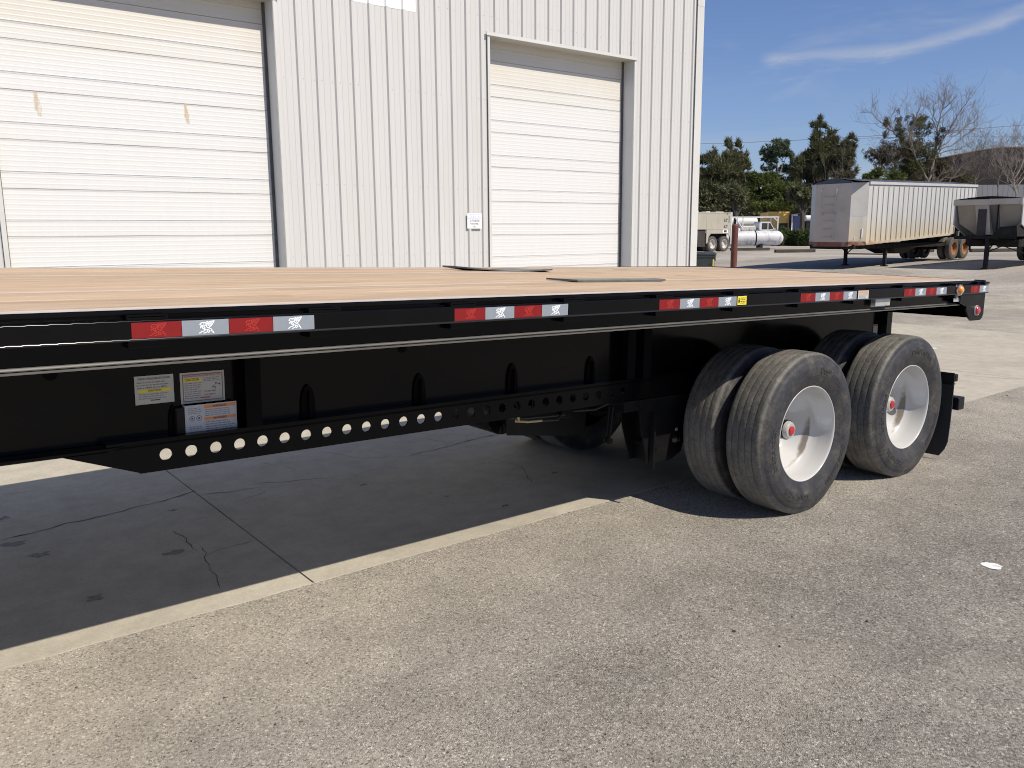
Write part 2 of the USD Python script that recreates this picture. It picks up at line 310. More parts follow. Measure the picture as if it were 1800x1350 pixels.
def asphalt_mat():
    n = {"g": ("geometry", {}),
         "v": ("voronoi_texture", {"scale": 105.0, "feature": "f1"}), "v2": ("voronoi_texture", {"scale": 230.0, "feature": "f1"}),
         "sep": ("separate_color", {}), "sep2": ("separate_color", {}),
         "ra": ("rgb_ramp", {"ramp": [(.0, (0.089, 0.081, 0.073)), (.14, (0.167, 0.152, 0.133)), (.5, (0.255, 0.235, 0.207)), (.82, (0.318, 0.294, 0.260)), (.95, (0.422, 0.392, 0.352)), (1, (0.592, 0.562, 0.508))]}),
         "ra2": ("rgb_ramp", {"ramp": [(.0, (0.104, 0.096, 0.086)), (.5, (0.248, 0.228, 0.200)), (1, (0.370, 0.344, 0.305))]}),
         "mx": ("mix_color", {"fac": .45, "use_clamp": False}),
         "big": ("noise_texture", {"scale": .42, "detail": 6.0, "roughness": .62, "distortion": .5}), "bigr": ("map_range", {"range_type": "smoothstep", "from_min": .44, "from_max": .70, "to_min": 0.0, "to_max": .62, "clamp": True}),
         "dust": ("noise_texture", {"scale": 160.0, "detail": 3.0}), "dustr": ("rgb_ramp", {"ramp": [(.3, (0.385, 0.346, 0.287)), (.7, (0.476, 0.432, 0.362))]}),
         "dm": ("mix_color", {"use_clamp": False}),
         "mid": ("noise_texture", {"scale": 2.2, "detail": 5.0, "roughness": .6}), "midr": ("map_range", {"from_min": .3, "from_max": .7, "to_min": .84, "to_max": 1.14}), "midc": ("combine_color", {}), "mm": ("mix_color", {"blend_type": "multiply", "fac": 1.0, "use_clamp": False}),
         "agr": ("rgb_ramp", {"ramp": [(.0, (.42, .41, .40)), (.07, (.70, .69, .68)), (.22, (.88, .87, .86)), (.55, (1.0, 1.0, 1.0)), (.85, (1.12, 1.12, 1.11)), (.94, (1.26, 1.26, 1.25)), (1, (1.6, 1.6, 1.58))]}), "agm": ("mix_color", {"blend_type": "multiply", "fac": 1.0, "use_clamp": False}), "v3": ("voronoi_texture", {"scale": 135.0, "feature": "f1"}), "sep3": ("separate_color", {}),
         "bh": ("math", {"math_type": "multiply_add", "value2": 1.0}), "b": ("bump", {"strength": .8, "distance": .006}), "p": ("principled_bsdf", {"roughness": .82, "specular_ior_level": .25}),
         # dust lies thicker along the concrete edge
         "sx": ("separate_xyz", {}), "ed": ("map_range", {"range_type": "smoothstep", "from_min": 1.7, "from_max": 3.6, "to_min": 0.0, "to_max": .5, "clamp": True}), "xd": ("map_range", {"range_type": "smoothstep", "from_min": 3.4, "from_max": .4, "to_min": 0.0, "to_max": .25, "clamp": True}), "ea2": ("math", {"math_type": "add", "use_clamp": True}), "ea": ("math", {"math_type": "add", "use_clamp": True})}
    l = [("g.position", "v.vector"), ("g.position", "v2.vector"), ("v.color", "sep.color"), ("v2.color", "sep2.color"), ("sep.r", "ra.fac"), ("sep2.r", "ra2.fac"), ("ra.color", "mx.a"), ("ra2.color", "mx.b"),
         ("g.position", "big.vector"), ("big.fac", "bigr.value"), ("g.position", "dust.vector"), ("dust.fac", "dustr.fac"), ("g.position", "sx.vector"), ("sx.y", "ed.value"), ("bigr.result", "ea.value1"), ("ed.result", "ea.value2"), ("sx.x", "xd.value"), ("ea.value", "ea2.value1"), ("xd.result", "ea2.value2"),
         ("mx.result", "dm.a"), ("dustr.color", "dm.b"), ("ea2.value", "dm.fac"),
         ("g.position", "mid.vector"), ("mid.fac", "midr.value"), ("midr.result", "midc.r"), ("midr.result", "midc.g"), ("midr.result", "midc.b"), ("dm.result", "mm.a"), ("midc.color", "mm.b"), ("g.position", "v3.vector"), ("v3.color", "sep3.color"), ("sep3.b", "agr.fac"), ("mm.result", "agm.a"), ("agr.color", "agm.b"), ("agm.result", "p.base_color"),
         ("sep.g", "bh.value1"), ("v2.distance", "bh.value3"), ("bh.value", "b.height"), ("b.normal", "p.normal")]
    return mat("asphalt_worn", n, l)
M["asphalt"] = asphalt_mat()

def concrete_mat():
    n = {"g": ("geometry", {}), "n1": ("noise_texture", {"scale": .9, "detail": 7.0, "roughness": .65, "distortion": .6}), "n2": ("noise_texture", {"scale": 90.0, "detail": 4.0, "roughness": .7}), "n3": ("noise_texture", {"scale": 6.0, "detail": 5.0, "roughness": .7}),
         "ra": ("rgb_ramp", {"ramp": [(.25, (0.310, 0.285, 0.232)), (.45, (0.376, 0.344, 0.282)), (.6, (0.409, 0.374, 0.308)), (.8, (0.437, 0.399, 0.330))]}),
         "r2": ("map_range", {"from_min": .3, "from_max": .7, "to_min": .88, "to_max": 1.12}), "r3": ("map_range", {"from_min": .32, "from_max": .6, "to_min": .86, "to_max": 1.04, "clamp": True}), "mu": ("math", {"math_type": "multiply"}), "cc": ("combine_color", {}),
         "m": ("mix_color", {"blend_type": "multiply", "fac": 1.0, "use_clamp": False}), "b": ("bump", {"strength": .18, "distance": .004}), "p": ("principled_bsdf", {"roughness": .8, "specular_ior_level": .28})}
    l = [("g.position", "n1.vector"), ("g.position", "n2.vector"), ("g.position", "n3.vector"), ("n1.fac", "ra.fac"), ("n2.fac", "r2.value"), ("n3.fac", "r3.value"), ("r2.result", "mu.value1"), ("r3.result", "mu.value2"), ("mu.value", "cc.r"), ("mu.value", "cc.g"), ("mu.value", "cc.b"),
         ("ra.color", "m.a"), ("cc.color", "m.b"), ("m.result", "p.base_color"), ("n2.fac", "b.height"), ("b.normal", "p.normal")]
    return mat("concrete_worn", n, l)
M["concrete"] = concrete_mat()

def gravel_mat():
    n = {"g": ("geometry", {}), "mp": ("mapping", {"scale": (.5, 1, 1)}), "n1": ("noise_texture", {"scale": .16, "detail": 8.0, "roughness": .68, "distortion": .8}), "n2": ("noise_texture", {"scale": 14.0, "detail": 6.0, "roughness": .75}), "v": ("voronoi_texture", {"scale": 26.0}), "sep": ("separate_color", {}),
         "ra": ("rgb_ramp", {"ramp": [(.30, (.22, .197, .168)), (.46, (.30, .275, .24)), (.58, (.38, .345, .30)), (.72, (.46, .42, .365))]}),
         "r2": ("map_range", {"from_min": .3, "from_max": .7, "to_min": .75, "to_max": 1.2}), "r3": ("map_range", {"to_min": .8, "to_max": 1.15}), "mu": ("math", {"math_type": "multiply"}), "cc": ("combine_color", {}),
         "m": ("mix_color", {"blend_type": "multiply", "fac": 1.0, "use_clamp": False}), "b": ("bump", {"strength": .5, "distance": .05}), "p": ("principled_bsdf", {"roughness": .9, "specular_ior_level": .2})}
    l = [("g.position", "mp.vector"), ("mp.vector", "n1.vector"), ("g.position", "n2.vector"), ("g.position", "v.vector"), ("v.color", "sep.color"), ("n1.fac", "ra.fac"), ("n2.fac", "r2.value"), ("sep.r", "r3.value"), ("r2.result", "mu.value1"), ("r3.result", "mu.value2"), ("mu.value", "cc.r"), ("mu.value", "cc.g"), ("mu.value", "cc.b"),
         ("ra.color", "m.a"), ("cc.color", "m.b"), ("m.result", "p.base_color"), ("n2.fac", "b.height"), ("b.normal", "p.normal")]
    return mat("gravel_yard", n, l)
M["gravel"] = gravel_mat()
M["tar"] = paint("crack_dark", (.05, .046, .042), .9, .4, 30)
M["oil"] = paint("oil_mark", (.16, .15, .135), .8, .4, 30)
M["stone"] = paint("loose_stone", (.24, .22, .19), .85, .35, 9, rnd=.0)
M["stone_dark"] = paint("dark_stone", (.05, .045, .04), .85, .35, 9)
M["spot"] = paint("white_spot_paint", (.72, .71, .69), .7, .15, 30, dirt_or_shade=(.3, .28, .25), dirt_or_shade_amt=.6, dscale=40)

# ------------------------------------------------------------------ ground, asphalt, concrete pavement
xs = np.concatenate([np.linspace(-400, -30, 12), np.linspace(-26, 34, 61), np.linspace(40, 900, 24)])
ys = np.concatenate([np.linspace(-500, -25, 10), np.linspace(-20, 60, 41), np.linspace(70, 900, 18)])
def ground_z(X, Y): return gz(X, Y) - .03 + .02 * np.sin(X * .7 + 1) * np.sin(Y * .5) * (X > 22)
tag(obj("ground", grid(xs, ys, ground_z), M["gravel"], smooth=True), kind="structure")

def edge_noise(t, a=.012, k=5.0):
    p = np.stack([np.asarray(t, float) * k, np.zeros(len(t)), np.zeros(len(t)) + 3.7], -1); return a * meshkit.fbm(p)
ax = np.concatenate([np.linspace(-30, -1, 30), np.arange(-.96, 15.3, .04), np.linspace(15.4, 23, 20)])
mb = MB()
e1 = 3.725 + edge_noise(ax, .022, 4.0) + edge_noise(ax, .02, 17.0)
v = np.concatenate([np.stack([ax, np.full_like(ax, -25), gz(ax, 0) + .0], -1), np.stack([ax, e1, gz(ax, 0)], -1)]); n = len(ax)
mb.add(v, [[i, i + 1, n + i + 1, n + i] for i in range(n - 1)])
ay = np.linspace(3.5, 60, 120); ex1 = 22.5 + 1.3 * edge_noise(ay, 1.0, .5)
v = np.concatenate([np.stack([np.full_like(ay, 15.305), ay, np.zeros_like(ay) + .001], -1), np.stack([np.full_like(ay, 19.0), ay, gz(np.full_like(ay, 19.0), 0) + .004], -1), np.stack([ex1, ay, gz(ex1, 0) - .01], -1)]); n = len(ay)
mb.add(v, [[i, n + i, n + i + 1, i + 1] for i in range(n - 1)] + [[n + i, 2 * n + i, 2 * n + i + 1, n + i + 1] for i in range(n - 1)])
tag(obj("asphalt", mb, M["asphalt"], smooth=True), kind="structure")

pave = thing("pavement", None, None, kind="structure")
joints_x = [-16.4, -11.9, -7.4, -2.9, 1.604, 6.1, 10.6, 15.3]
for i in range(len(joints_x) - 1):
    x0, x1 = joints_x[i] + .005, joints_x[i + 1] - .005
    for y0, y1 in ((3.725, 8.2), (8.208, 12.19)):
        n = 90; tx = np.linspace(x0, x1, n); mb = MB()
        ye = np.full(n, y0)
        if y0 < 4: ye = y0 + edge_noise(tx, .018, 9.0) - .004 * np.abs(edge_noise(tx, 1.0, 40.0))
        z = .004
        a = np.stack([tx, ye, np.full(n, z)], -1); b = np.stack([tx, np.full(n, y1), np.full(n, z)], -1); c = a - [0, .004, .03]; d = b - [0, 0, .03]
        mb.add(np.vstack([a, b, c, d]), [[k, k + 1, n + k + 1, n + k] for k in range(n - 1)] + [[2 * n + k, 2 * n + k + 1, k + 1, k] for k in range(n - 1)] + [[n + k, n + k + 1, 3 * n + k + 1, 3 * n + k] for k in range(n - 1)]
               + [[0, n, 3 * n, 2 * n], [n - 1, 3 * n - 1, 4 * n - 1, 2 * n - 1]])
        obj("concrete_panel", mb, M["concrete"], pave)
def crack(pts, w0=.007, jit=.03, step=.05):
    g = np.array([on_z(*p)[:2] for p in pts]); ls = LineString(g); L = ls.length; n = max(4, int(L / step)); t = np.linspace(0, L, n)
    p = np.array([ls.interpolate(s).coords[0] for s in t]); q = np.stack([t * 9, np.zeros(n) + g[0, 0] * 7, np.zeros(n)], -1)
    dirs = np.gradient(p, axis=0); dirs /= np.linalg.norm(dirs, axis=1, keepdims=True); nor = np.stack([-dirs[:, 1], dirs[:, 0]], -1)
    p = p + nor * (jit * (meshkit.fbm(q)))[:, None] + nor * rng.normal(0, .006, n)[:, None]
    w = w0 * np.clip(.55 + 1.5 * np.abs(rng.normal(0, .5, n)), .2, 2.4); w[0] = w[-1] = .001
    a = np.c_[p + nor * w[:, None] / 2, np.full(n, .0055)]; b = np.c_[p - nor * w[:, None] / 2, np.full(n, .0055)]
    obj("crack", MB().add(np.vstack([a, b]), [[k, n + k, n + k + 1, k + 1] for k in range(n - 1)]), M["tar"], pave)
for pts, w in [([(0, 953), (60, 939), (125, 921), (190, 907), (230, 896), (290, 882), (335, 868), (346, 862)], .017), ([(350, 873), (395, 868), (440, 861), (470, 858)], .011),
               ([(720, 803), (775, 790), (800, 783), (850, 770), (898, 761)], .013), ([(560, 795), (640, 808), (720, 803)], .005), ([(700, 766), (745, 772), (790, 782)], .006), ([(850, 805), (900, 817), (917, 825), (930, 850)], .007),
               ([(355, 985), (400, 965), (450, 953)], .005), ([(352, 962), (358, 990), (372, 1010), (382, 1037)], .007), ([(0, 872), (100, 860), (230, 838), (260, 836)], .004), ([(430, 880), (455, 872), (470, 866)], .006), ([(440, 850), (500, 850), (530, 845), (582, 843)], .007),
               ([(455, 815), (500, 822), (520, 830)], .005), ([(620, 838), (660, 826), (690, 822)], .004), ([(300, 935), (330, 958), (340, 972)], .008), ([(1690, 660), (1740, 664), (1790, 668)], .012), ([(1730, 694), (1770, 700), (1800, 703)], .01)]:
    crack(pts, w * .5)
# oil marks and dark patches pressed into the concrete
for x, y, r in [(310, 971, .035), (168, 1052, .03), (70, 976, .03), (305, 898, .02), (5, 912, .03), (640, 853, .02), (785, 874, .015), (890, 890, .02), (975, 832, .02), (20, 957, .04)]:
    g = on_z(x, y); k = 14; th = np.arange(k) / k * 2 * PI; rr = r * (1 + .35 * rng.normal(0, 1, k)).clip(.4, 1.8)
    obj("stain", MB().add(np.vstack([[[g[0], g[1], .0052]], np.stack([g[0] + rr * 1.6 * np.cos(th), g[1] + rr * np.sin(th), np.full(k, .0052)], -1)]), [[0, i + 1, (i + 1) % k + 1] for i in range(k)]), M["oil"], pave)

# loose stones on the asphalt (uncountable) and white marks
ico = trimesh.creation.icosahedron()
def stones(n, lo, hi, mat_, name, region):
    mb = MB()
    for _ in range(n):
        x, y = region()
        s = rng.uniform(lo, hi) * (1 if rng.random() < .93 else 1.8); v = np.array(ico.vertices) * (s * rng.uniform(.6, 1.2, 3)) * [1, 1, .7] * (1 + .25 * rng.normal(0, 1, (12, 1)))
        a = rng.uniform(0, 6.3); R = np.array([[math.cos(a), -math.sin(a), 0], [math.sin(a), math.cos(a), 0], [0, 0, 1]])
        mb.add(v @ R.T + [x, y, s * .35 + float(gz(x, y))], ico.faces)
    return obj(name, mb, mat_)
def reg():
    while True:
        d = rng.uniform(1.6, 13); lat = rng.uniform(-.68, .68) * d; x, y = _f[0] * d + _r[0] * lat, _f[1] * d + _r[1] * lat
        if y < 3.75 and rng.random() < (.35 + .65 * (y > .8)): return x, y
tag(stones(4200, .0018, .0042, M["stone"], "loose_gravel", reg), "scattered pale grit and small stones lying on the grey asphalt", "gravel", kind="stuff")
tag(stones(110, .0022, .0055, M["stone_dark"], "dark_gravel", reg), "scattered dark pebbles and bits lying on the grey asphalt", "gravel", kind="stuff")
def splat(x, y, rx, ry, label, z=.004):
    g = on_z(x, y); k = 40; th = np.arange(k) / k * 2 * PI; rr = 1 + .07 * rng.normal(0, 1, k) + .05 * np.sin(th * 3 + x)
    v = np.vstack([[[g[0], g[1], z + .001]], np.stack([g[0] + rr * rx * np.cos(th), g[1] + rr * ry * np.sin(th), np.full(k, z)], -1)])
    tag(obj("paint_spot", MB().add(v, [[0, i + 1, (i + 1) % k + 1] for i in range(k)]), M["spot"]), label, "paint mark")
splat(1743, 995.5, .045, .05, "ragged white paint spot on the open asphalt right of the wheels")
splat(1640, 613, .06, .05, "small white mark on the concrete beyond the mud flap", z=.008)

# ------------------------------------------------------------------ the white metal building
YW = 12.21
bld = thing("metal_building", "white ribbed metal industrial building with two white overhead doors", "building", (0, 0, 0))
RIB0, PITCH_R = 5.447, .3048
def rib_profile(x0, x1):
    """Outline (x, depth towards the viewer) of ribbed sheet between x0 and x1."""
    k0 = math.floor((x0 - RIB0) / PITCH_R) - 1; pts = []
    for k in range(k0, k0 + int((x1 - x0) / PITCH_R) + 4):
        c = RIB0 + k * PITCH_R
        pts += [(c - .037, 0), (c - .019, .033), (c + .019, .033), (c + .037, 0)]
        for d in (.102, .203): pts += [(c + d - .014, 0), (c + d - .006, .0045), (c + d + .006, .0045), (c + d + .014, 0)]
    p = np.array(pts); xs_ = np.concatenate([[x0], p[(p[:, 0] > x0) & (p[:, 0] < x1), 0], [x1]])
    return np.stack([xs_, np.interp(xs_, p[:, 0], p[:, 1])], -1)
def sheet(x0, x1, z0, z1, side=None):
    p = rib_profile(x0, x1); n = len(p); zs = np.linspace(z0, z1, max(2, int((z1 - z0) / .8)))
    v = []
    for z in zs:
        wob = .0012 * np.sin(p[:, 0] * 7 + z * 1.7) + .0009 * np.sin(p[:, 0] * 3.1 - z * 2.6)
        v.append(np.stack([p[:, 0], YW - p[:, 1] + wob, np.full(n, z)], -1))
    v = np.vstack(v); f = [[j * n + i, j * n + i + 1, (j + 1) * n + i + 1, (j + 1) * n + i] for j in range(len(zs) - 1) for i in range(n - 1)]
    if side is not None: v = np.stack([side - (v[:, 1] - YW), v[:, 0], v[:, 2]], -1)
    return v, f
ZH, ZTOP = 5.085, 7.3
cols = [RIB0 + .9144 * k + .02 for k in range(-14, 12)]
def region(x0, x1, z0, z1):
    e = [x0] + [c for c in cols if x0 + .03 < c < x1 - .03] + [x1]
    for a, b in zip(e[:-1], e[1:]): obj("wall_panel", sheet(a, b, z0, z1), M["wall"], bld)
region(-6.0, 1.42, .05, ZTOP); region(1.42, 5.085, ZH, ZTOP); region(5.085, 8.955, .05, ZTOP); region(8.955, 12.525, ZH, ZTOP); region(12.525, 14.45, .05, ZTOP)
for k in range(22):
    obj("wall_panel", sheet(12.3 + .9144 * k, 12.3 + .9144 * (k + 1), .05, ZTOP, side=14.53), M["wall"], bld)
obj("wall_panel", MB().box((-6, 32.2, 0), (14.5, 32.3, ZTOP)), M["wall"], bld)
obj("wall_panel", MB().box((-6.1, 12.22, 0), (-6.0, 32.2, ZTOP)), M["wall"], bld)
obj("roof", MB().add([[-6.2, 12.0, ZTOP], [14.7, 12.0, ZTOP], [14.7, 22.2, ZTOP + 1.6], [-6.2, 22.2, ZTOP + 1.6], [14.7, 32.4, ZTOP], [-6.2, 32.4, ZTOP]], [[0, 1, 2, 3], [3, 2, 4, 5]]).box((-6.2, 11.98, ZTOP - .16), (14.7, 12.08, ZTOP)), M["roof"], bld)
# corner trim in two lengths with a lap at 6.38 m
for z0, z1, o_ in ((.05, 6.40, 0), (6.37, ZTOP - .02, .003)):
    obj("corner_trim", MB().box((14.36, YW - .040 - o_, z0), (14.572 + o_, YW - .034, z1)).box((14.566, YW - .034, z0), (14.572 + o_, YW + .14, z1)), M["trim"], bld)
obj("base_flashing", MB().box((-6, YW - .006, 0), (1.42, YW + .02, .05)).box((5.085, YW - .006, 0), (8.955, YW + .02, .05)).box((12.525, YW - .006, 0), (14.45, YW + .02, .05)), M["trim"], bld)
# bright panel set high in the wall
p_ = rib_profile(6.335, 7.505); v_ = np.vstack([np.stack([p_[:, 0], YW - p_[:, 1] - .003, np.full(len(p_), z)], -1) for z in (5.252, 6.9)]); n_ = len(p_)
obj("light_panel", MB().add(v_, [[i, i + 1, n_ + i + 1, n_ + i] for i in range(n_ - 1)]), M["patch"], bld, label="brighter white translucent panel high in the wall")
# screws
mb = MB()
hexa = trimesh.creation.cylinder(radius=.0055, height=.006, sections=6); hexa.apply_transform(trimesh.transformations.rotation_matrix(PI / 2, [1, 0, 0]))
for k in range(-6, 31):
    c = RIB0 + k * PITCH_R
    for z in (1.40, 2.50, 4.03, 5.4):
        for x in (c + .066, c - .064):
            if 1.42 < x < 5.085 and z < ZH or 8.955 < x < 12.525 and z < ZH or x > 14.3 or rng.random() < .25: continue
            mb.add(np.array(hexa.vertices) + [x, YW - .003, z + rng.normal(0, .006)], hexa.faces)
tag(obj("screw", mb, M["screw"], bld), kind="stuff")

def door_mat():
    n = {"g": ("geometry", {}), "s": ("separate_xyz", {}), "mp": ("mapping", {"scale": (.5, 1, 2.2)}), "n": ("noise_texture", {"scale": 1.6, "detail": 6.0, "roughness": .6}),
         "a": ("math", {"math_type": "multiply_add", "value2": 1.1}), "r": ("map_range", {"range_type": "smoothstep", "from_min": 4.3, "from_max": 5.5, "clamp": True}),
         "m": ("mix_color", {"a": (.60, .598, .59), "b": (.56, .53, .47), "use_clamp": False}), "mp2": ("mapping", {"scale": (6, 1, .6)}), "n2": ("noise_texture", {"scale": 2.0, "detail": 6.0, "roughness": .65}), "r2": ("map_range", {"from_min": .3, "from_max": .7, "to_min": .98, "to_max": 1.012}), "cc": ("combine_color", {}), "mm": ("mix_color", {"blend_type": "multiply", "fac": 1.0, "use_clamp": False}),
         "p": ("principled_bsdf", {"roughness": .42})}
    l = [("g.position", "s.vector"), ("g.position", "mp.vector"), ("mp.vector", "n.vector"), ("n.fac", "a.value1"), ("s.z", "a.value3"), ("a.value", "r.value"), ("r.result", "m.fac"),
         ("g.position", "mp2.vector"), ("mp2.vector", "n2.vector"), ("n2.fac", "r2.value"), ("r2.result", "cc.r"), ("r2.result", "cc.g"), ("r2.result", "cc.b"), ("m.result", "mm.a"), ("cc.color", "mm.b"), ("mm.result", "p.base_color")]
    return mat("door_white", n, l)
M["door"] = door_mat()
M["rust"] = mat("rust_stain", {"g": ("geometry", {}), "mp": ("mapping", {"scale": (1, 1, .25)}), "n": ("noise_texture", {"scale": 28.0, "detail": 5.0}), "r": ("map_range", {"from_min": .25, "from_max": .62, "to_min": .0, "to_max": .45, "clamp": True}),
                               "d": ("diffuse_bsdf", {"color": (.56, .42, .22)}), "t": ("transparent_bsdf", {}), "mx": ("mix_closure", {})}, [("g.position", "mp.vector"), ("mp.vector", "n.vector"), ("n.fac", "r.value"), ("r.result", "mx.fac"), ("t.BSDF", "mx.closure1"), ("d.BSDF", "mx.closure2")], surface="mx.closure")
REC = .28
def door(x0, x1, zoff, label):
    d = part("overhead_door", bld); tag(d, label)
    yd = YW + REC; z0 = .02
    zj = [.02] + [1.09 + zoff + .6096 * k for k in range(7)] + [5.35]
    for a, b in zip(zj[:-1], zj[1:]):
        h = b - a; g = .205
        prof = [(0, a + .002), (-.006, a + .006)]
        def ribs(u, w, k):
            q = []
            for i in range(k):
                c = u + (w - u) * (i + .5) / k; q += [(-.0062, c - .012), (-.0074, c - .005), (-.0074, c + .005), (-.0062, c + .012)]
            return q
        if h > .5:
            prof += ribs(a + .03, a + g - .03, 2) + [(-.0062, a + g - .022), (-.0105, a + g - .006), (.004, a + g), (.004, a + g + .003), (-.0085, a + g + .014), (-.0062, a + g + .026)] + ribs(a + g + .045, b - .04, 5) + [(-.006, b - .024), (-.0108, b - .006), (.005, b - .001), (.005, b)]
        else: prof += [(-.006, b - .02), (-.013, b - .012), (.02, b - .004), (.02, b)]
        prof = np.array(prof); n = len(prof)
        x_ = np.linspace(x0 + .01, x1 - .01, 12); vv = []
        for x in x_: vv.append(np.stack([np.full(n, x), yd + prof[:, 0] + .0015 * math.sin(x * 3 + a * 5), prof[:, 1]], -1))
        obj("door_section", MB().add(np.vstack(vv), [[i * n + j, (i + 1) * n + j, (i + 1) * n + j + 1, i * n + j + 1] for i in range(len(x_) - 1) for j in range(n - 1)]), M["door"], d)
    obj("edge_seal", MB().box((x1 - .012, yd - .03, .02), (x1 + .03, yd + .03, ZH - .01)), M["seal"], d)
    obj("edge_seal", MB().box((x0 - .03, yd - .03, .02), (x0 + .012, yd + .03, ZH - .01)), M["seal"], d)
    # jambs, soffit and outer trim
    obj("jamb", MB().box((x1 + .03, YW - .034, .02), (x1 + .036, yd + .1, ZH)), M["jamb"], d)
    obj("jamb", MB().box((x0 - .036, YW - .034, .02), (x0 - .03, yd + .1, ZH)), M["jamb"], d)
    obj("soffit", MB().box((x0 - .03, YW - .034, ZH), (x1 + .03, yd + .12, ZH + .006)), M["jamb"], d)
    for x, s in ((x1 + .036, 1), (x0 - .036, -1)):
        obj("door_trim", MB().box((x, YW - .044, .02), (x + s * .05, YW - .034, ZH)), M["trim"], d)
    obj("header_trim", MB().box((x0 - .11, YW - .050, ZH - .004), (x1 + .11, YW - .034, ZH + .055)).box((x0 - .11, YW - .062, ZH - .008), (x1 + .11, YW - .050, ZH + .012)), M["trim"], d)
    obj("track_box", MB().box((x0, yd + .06, .02), (x1, yd + .08, 5.5)), M["seal"], d)
    return d
dl = door(1.475, 5.045, .03, "wide white sectional overhead door with two rust streaks")
dr = door(8.995, 12.48, 0, "white sectional overhead door nearest the building corner")
for x, z0, z1, w in ((2.0, 3.26, 3.55, .075), (3.86, 3.30, 3.56, .06)):
    k = 9; zz = np.linspace(z0, z1, k); ww = w * (.55 + .45 * (1 - np.abs(np.linspace(-.6, 1, k)))) * (1 + .15 * rng.normal(0, 1, k))
    a = np.stack([x - ww / 2 - (zz - z0) * .1, np.full(k, YW + REC - .0135), zz], -1); b = a + np.stack([ww, 0 * ww, 0 * ww], -1)
    obj("rust_streak", MB().add(np.vstack([a, b]), [[i, k + i, k + i + 1, i + 1] for i in range(k - 1)]), M["rust"], dl)

def text_on(mb, txt, h, origin, ux, uy, depth=.001, bold=False, center=False, width=None):
    t = meshkit.text_mesh(txt, h, depth, bold); v = np.array(t.vertices)
    if width: v[:, 0] *= width / max(1e-6, v[:, 0].max() - v[:, 0].min())
    if center: v[:, 0] -= (v[:, 0].max() + v[:, 0].min()) / 2
    ux, uy = np.array(ux, float), np.array(uy, float); uz = np.cross(ux, uy)
    return mb.add(np.array(origin) + v[:, :1] * ux + v[:, 1:2] * uy + v[:, 2:] * uz, t.faces)
sg = thing("notice_sign", "small faded white notice sign fixed to the wall left of the right door", "sign", (8.583, YW - .036, 1.945))
obj("plate", MB().box((-.155, -.004, -.13), (.155, .002, .13)), M["plate"], sg)
obj("header_band", MB().box((-.142, -.006, .03), (.142, -.004, .118)), M["sign_head"], sg)
mb = MB(); text_on(mb, "NOTICE", .055, (0, -.006, .046), (1, 0, 0), (0, 0, 1), .001, True, True); obj("lettering", mb, M["sign_pale"], sg, label="pale heading letters on the sign")
mb = MB()
for i, (t, w) in enumerate((("AUTHORIZED", .22), ("PERSONNEL", .19), ("ONLY", .085))): text_on(mb, t, .033, (0, -.004, -.014 - .05 * i), (1, 0, 0), (0, 0, 1), .001, True, True, w)
obj("lettering", mb, M["sign_ink"], sg)

# ------------------------------------------------------------------ the flatbed trailer (x: towards its rear, y: away from the viewer, z: up, tilted a little nose-up)
PSI, TH = .00817285, .02464169
TO = np.array([.6301806, 2.7488464, 1.46491])
ex = np.array([math.cos(PSI) * math.cos(TH), math.sin(PSI) * math.cos(TH), -math.sin(TH)]); ey = np.array([-math.sin(PSI), math.cos(PSI), 0]); ez = np.cross(ex, ey)
def to_trailer(P): d = np.asarray(P, float) - TO; return np.stack([d @ ex, d @ ey, d @ ez], -1)
trl = thing("flatbed_trailer", "black flatbed semi trailer with wooden deck and white dual wheels", "trailer", matrix=Gf.Matrix4d(*ex, 0, *ey, 0, *ez, 0, *TO, 1))
T0, T1, WID = -6.6, 6.12, 2.62
def rho(t): return .0225 - .0018 * np.clip(t, -2, 6.2)
def zd(t, y): return .04 + np.clip(np.asarray(y, float), 0.0, WID) * rho(np.asarray(t, float))
# deck boards
edges = list(np.linspace(.075, .762, 5)) + list(np.linspace(.818, 1.775, 6)) + list(np.linspace(1.818, 2.545, 5))
for a, b in zip(edges[:-1], edges[1:]):
    if b - a < .05: continue
    cut = sorted([T0 + .02, T1 - .10] + list(rng.uniform(-4.5, 4.5, 2)))
    for c0, c1 in zip(cut[:-1], cut[1:]):
        if c1 - c0 < .3: continue
        n = max(4, int((c1 - c0) / .25)); t = np.linspace(c0 + .001, c1 - .001, n); up = rng.uniform(-.0012, .0012); g = .0018
        ring = []
        for s, dz in ((a + g, -.035), (a + g, -.0015), (a + g + .003, 0), (b - g - .003, 0), (b - g, -.0015), (b - g, -.035)):
            ring.append(np.stack([t, np.full(n, s), zd(t, s) + dz + up + .0006 * np.sin(t * 3 + s * 9)], -1))
        k = len(ring); v = np.vstack(ring)
        f = [[i * n + j, i * n + j + 1, ((i + 1) % k) * n + j + 1, ((i + 1) % k) * n + j] for i in range(k) for j in range(n - 1)]
        f = [q[::-1] for q in f]
        mb = MB().add(v, f)
        for j in (0, n - 1): mb.add(np.array([r[j] for r in ring]), [[0, i, i + 1] for i in range(1, k - 1)])
        obj("deck_board", mb, M["wood"], trl)
def along(y0, y1, za, zb, t0=T0, t1=T1 - .1):
    t = np.linspace(t0, t1, 50); n = len(t); ring = []
    for y, dz in ((y0, za), (y0, zb), (y1, zb), (y1, za)): ring.append(np.stack([t, np.full(n, y), zd(t, y) + dz], -1))
    return MB().add(np.vstack(ring), [[((i + 1) % 4) * n + j, ((i + 1) % 4) * n + j + 1, i * n + j + 1, i * n + j] for i in range(4) for j in range(n - 1)])
for y, w_ in ((.764, .020), (1.777, .030)): obj("nail_strip", along(y, y + w_, -.03, .0012), M["strip"], trl)
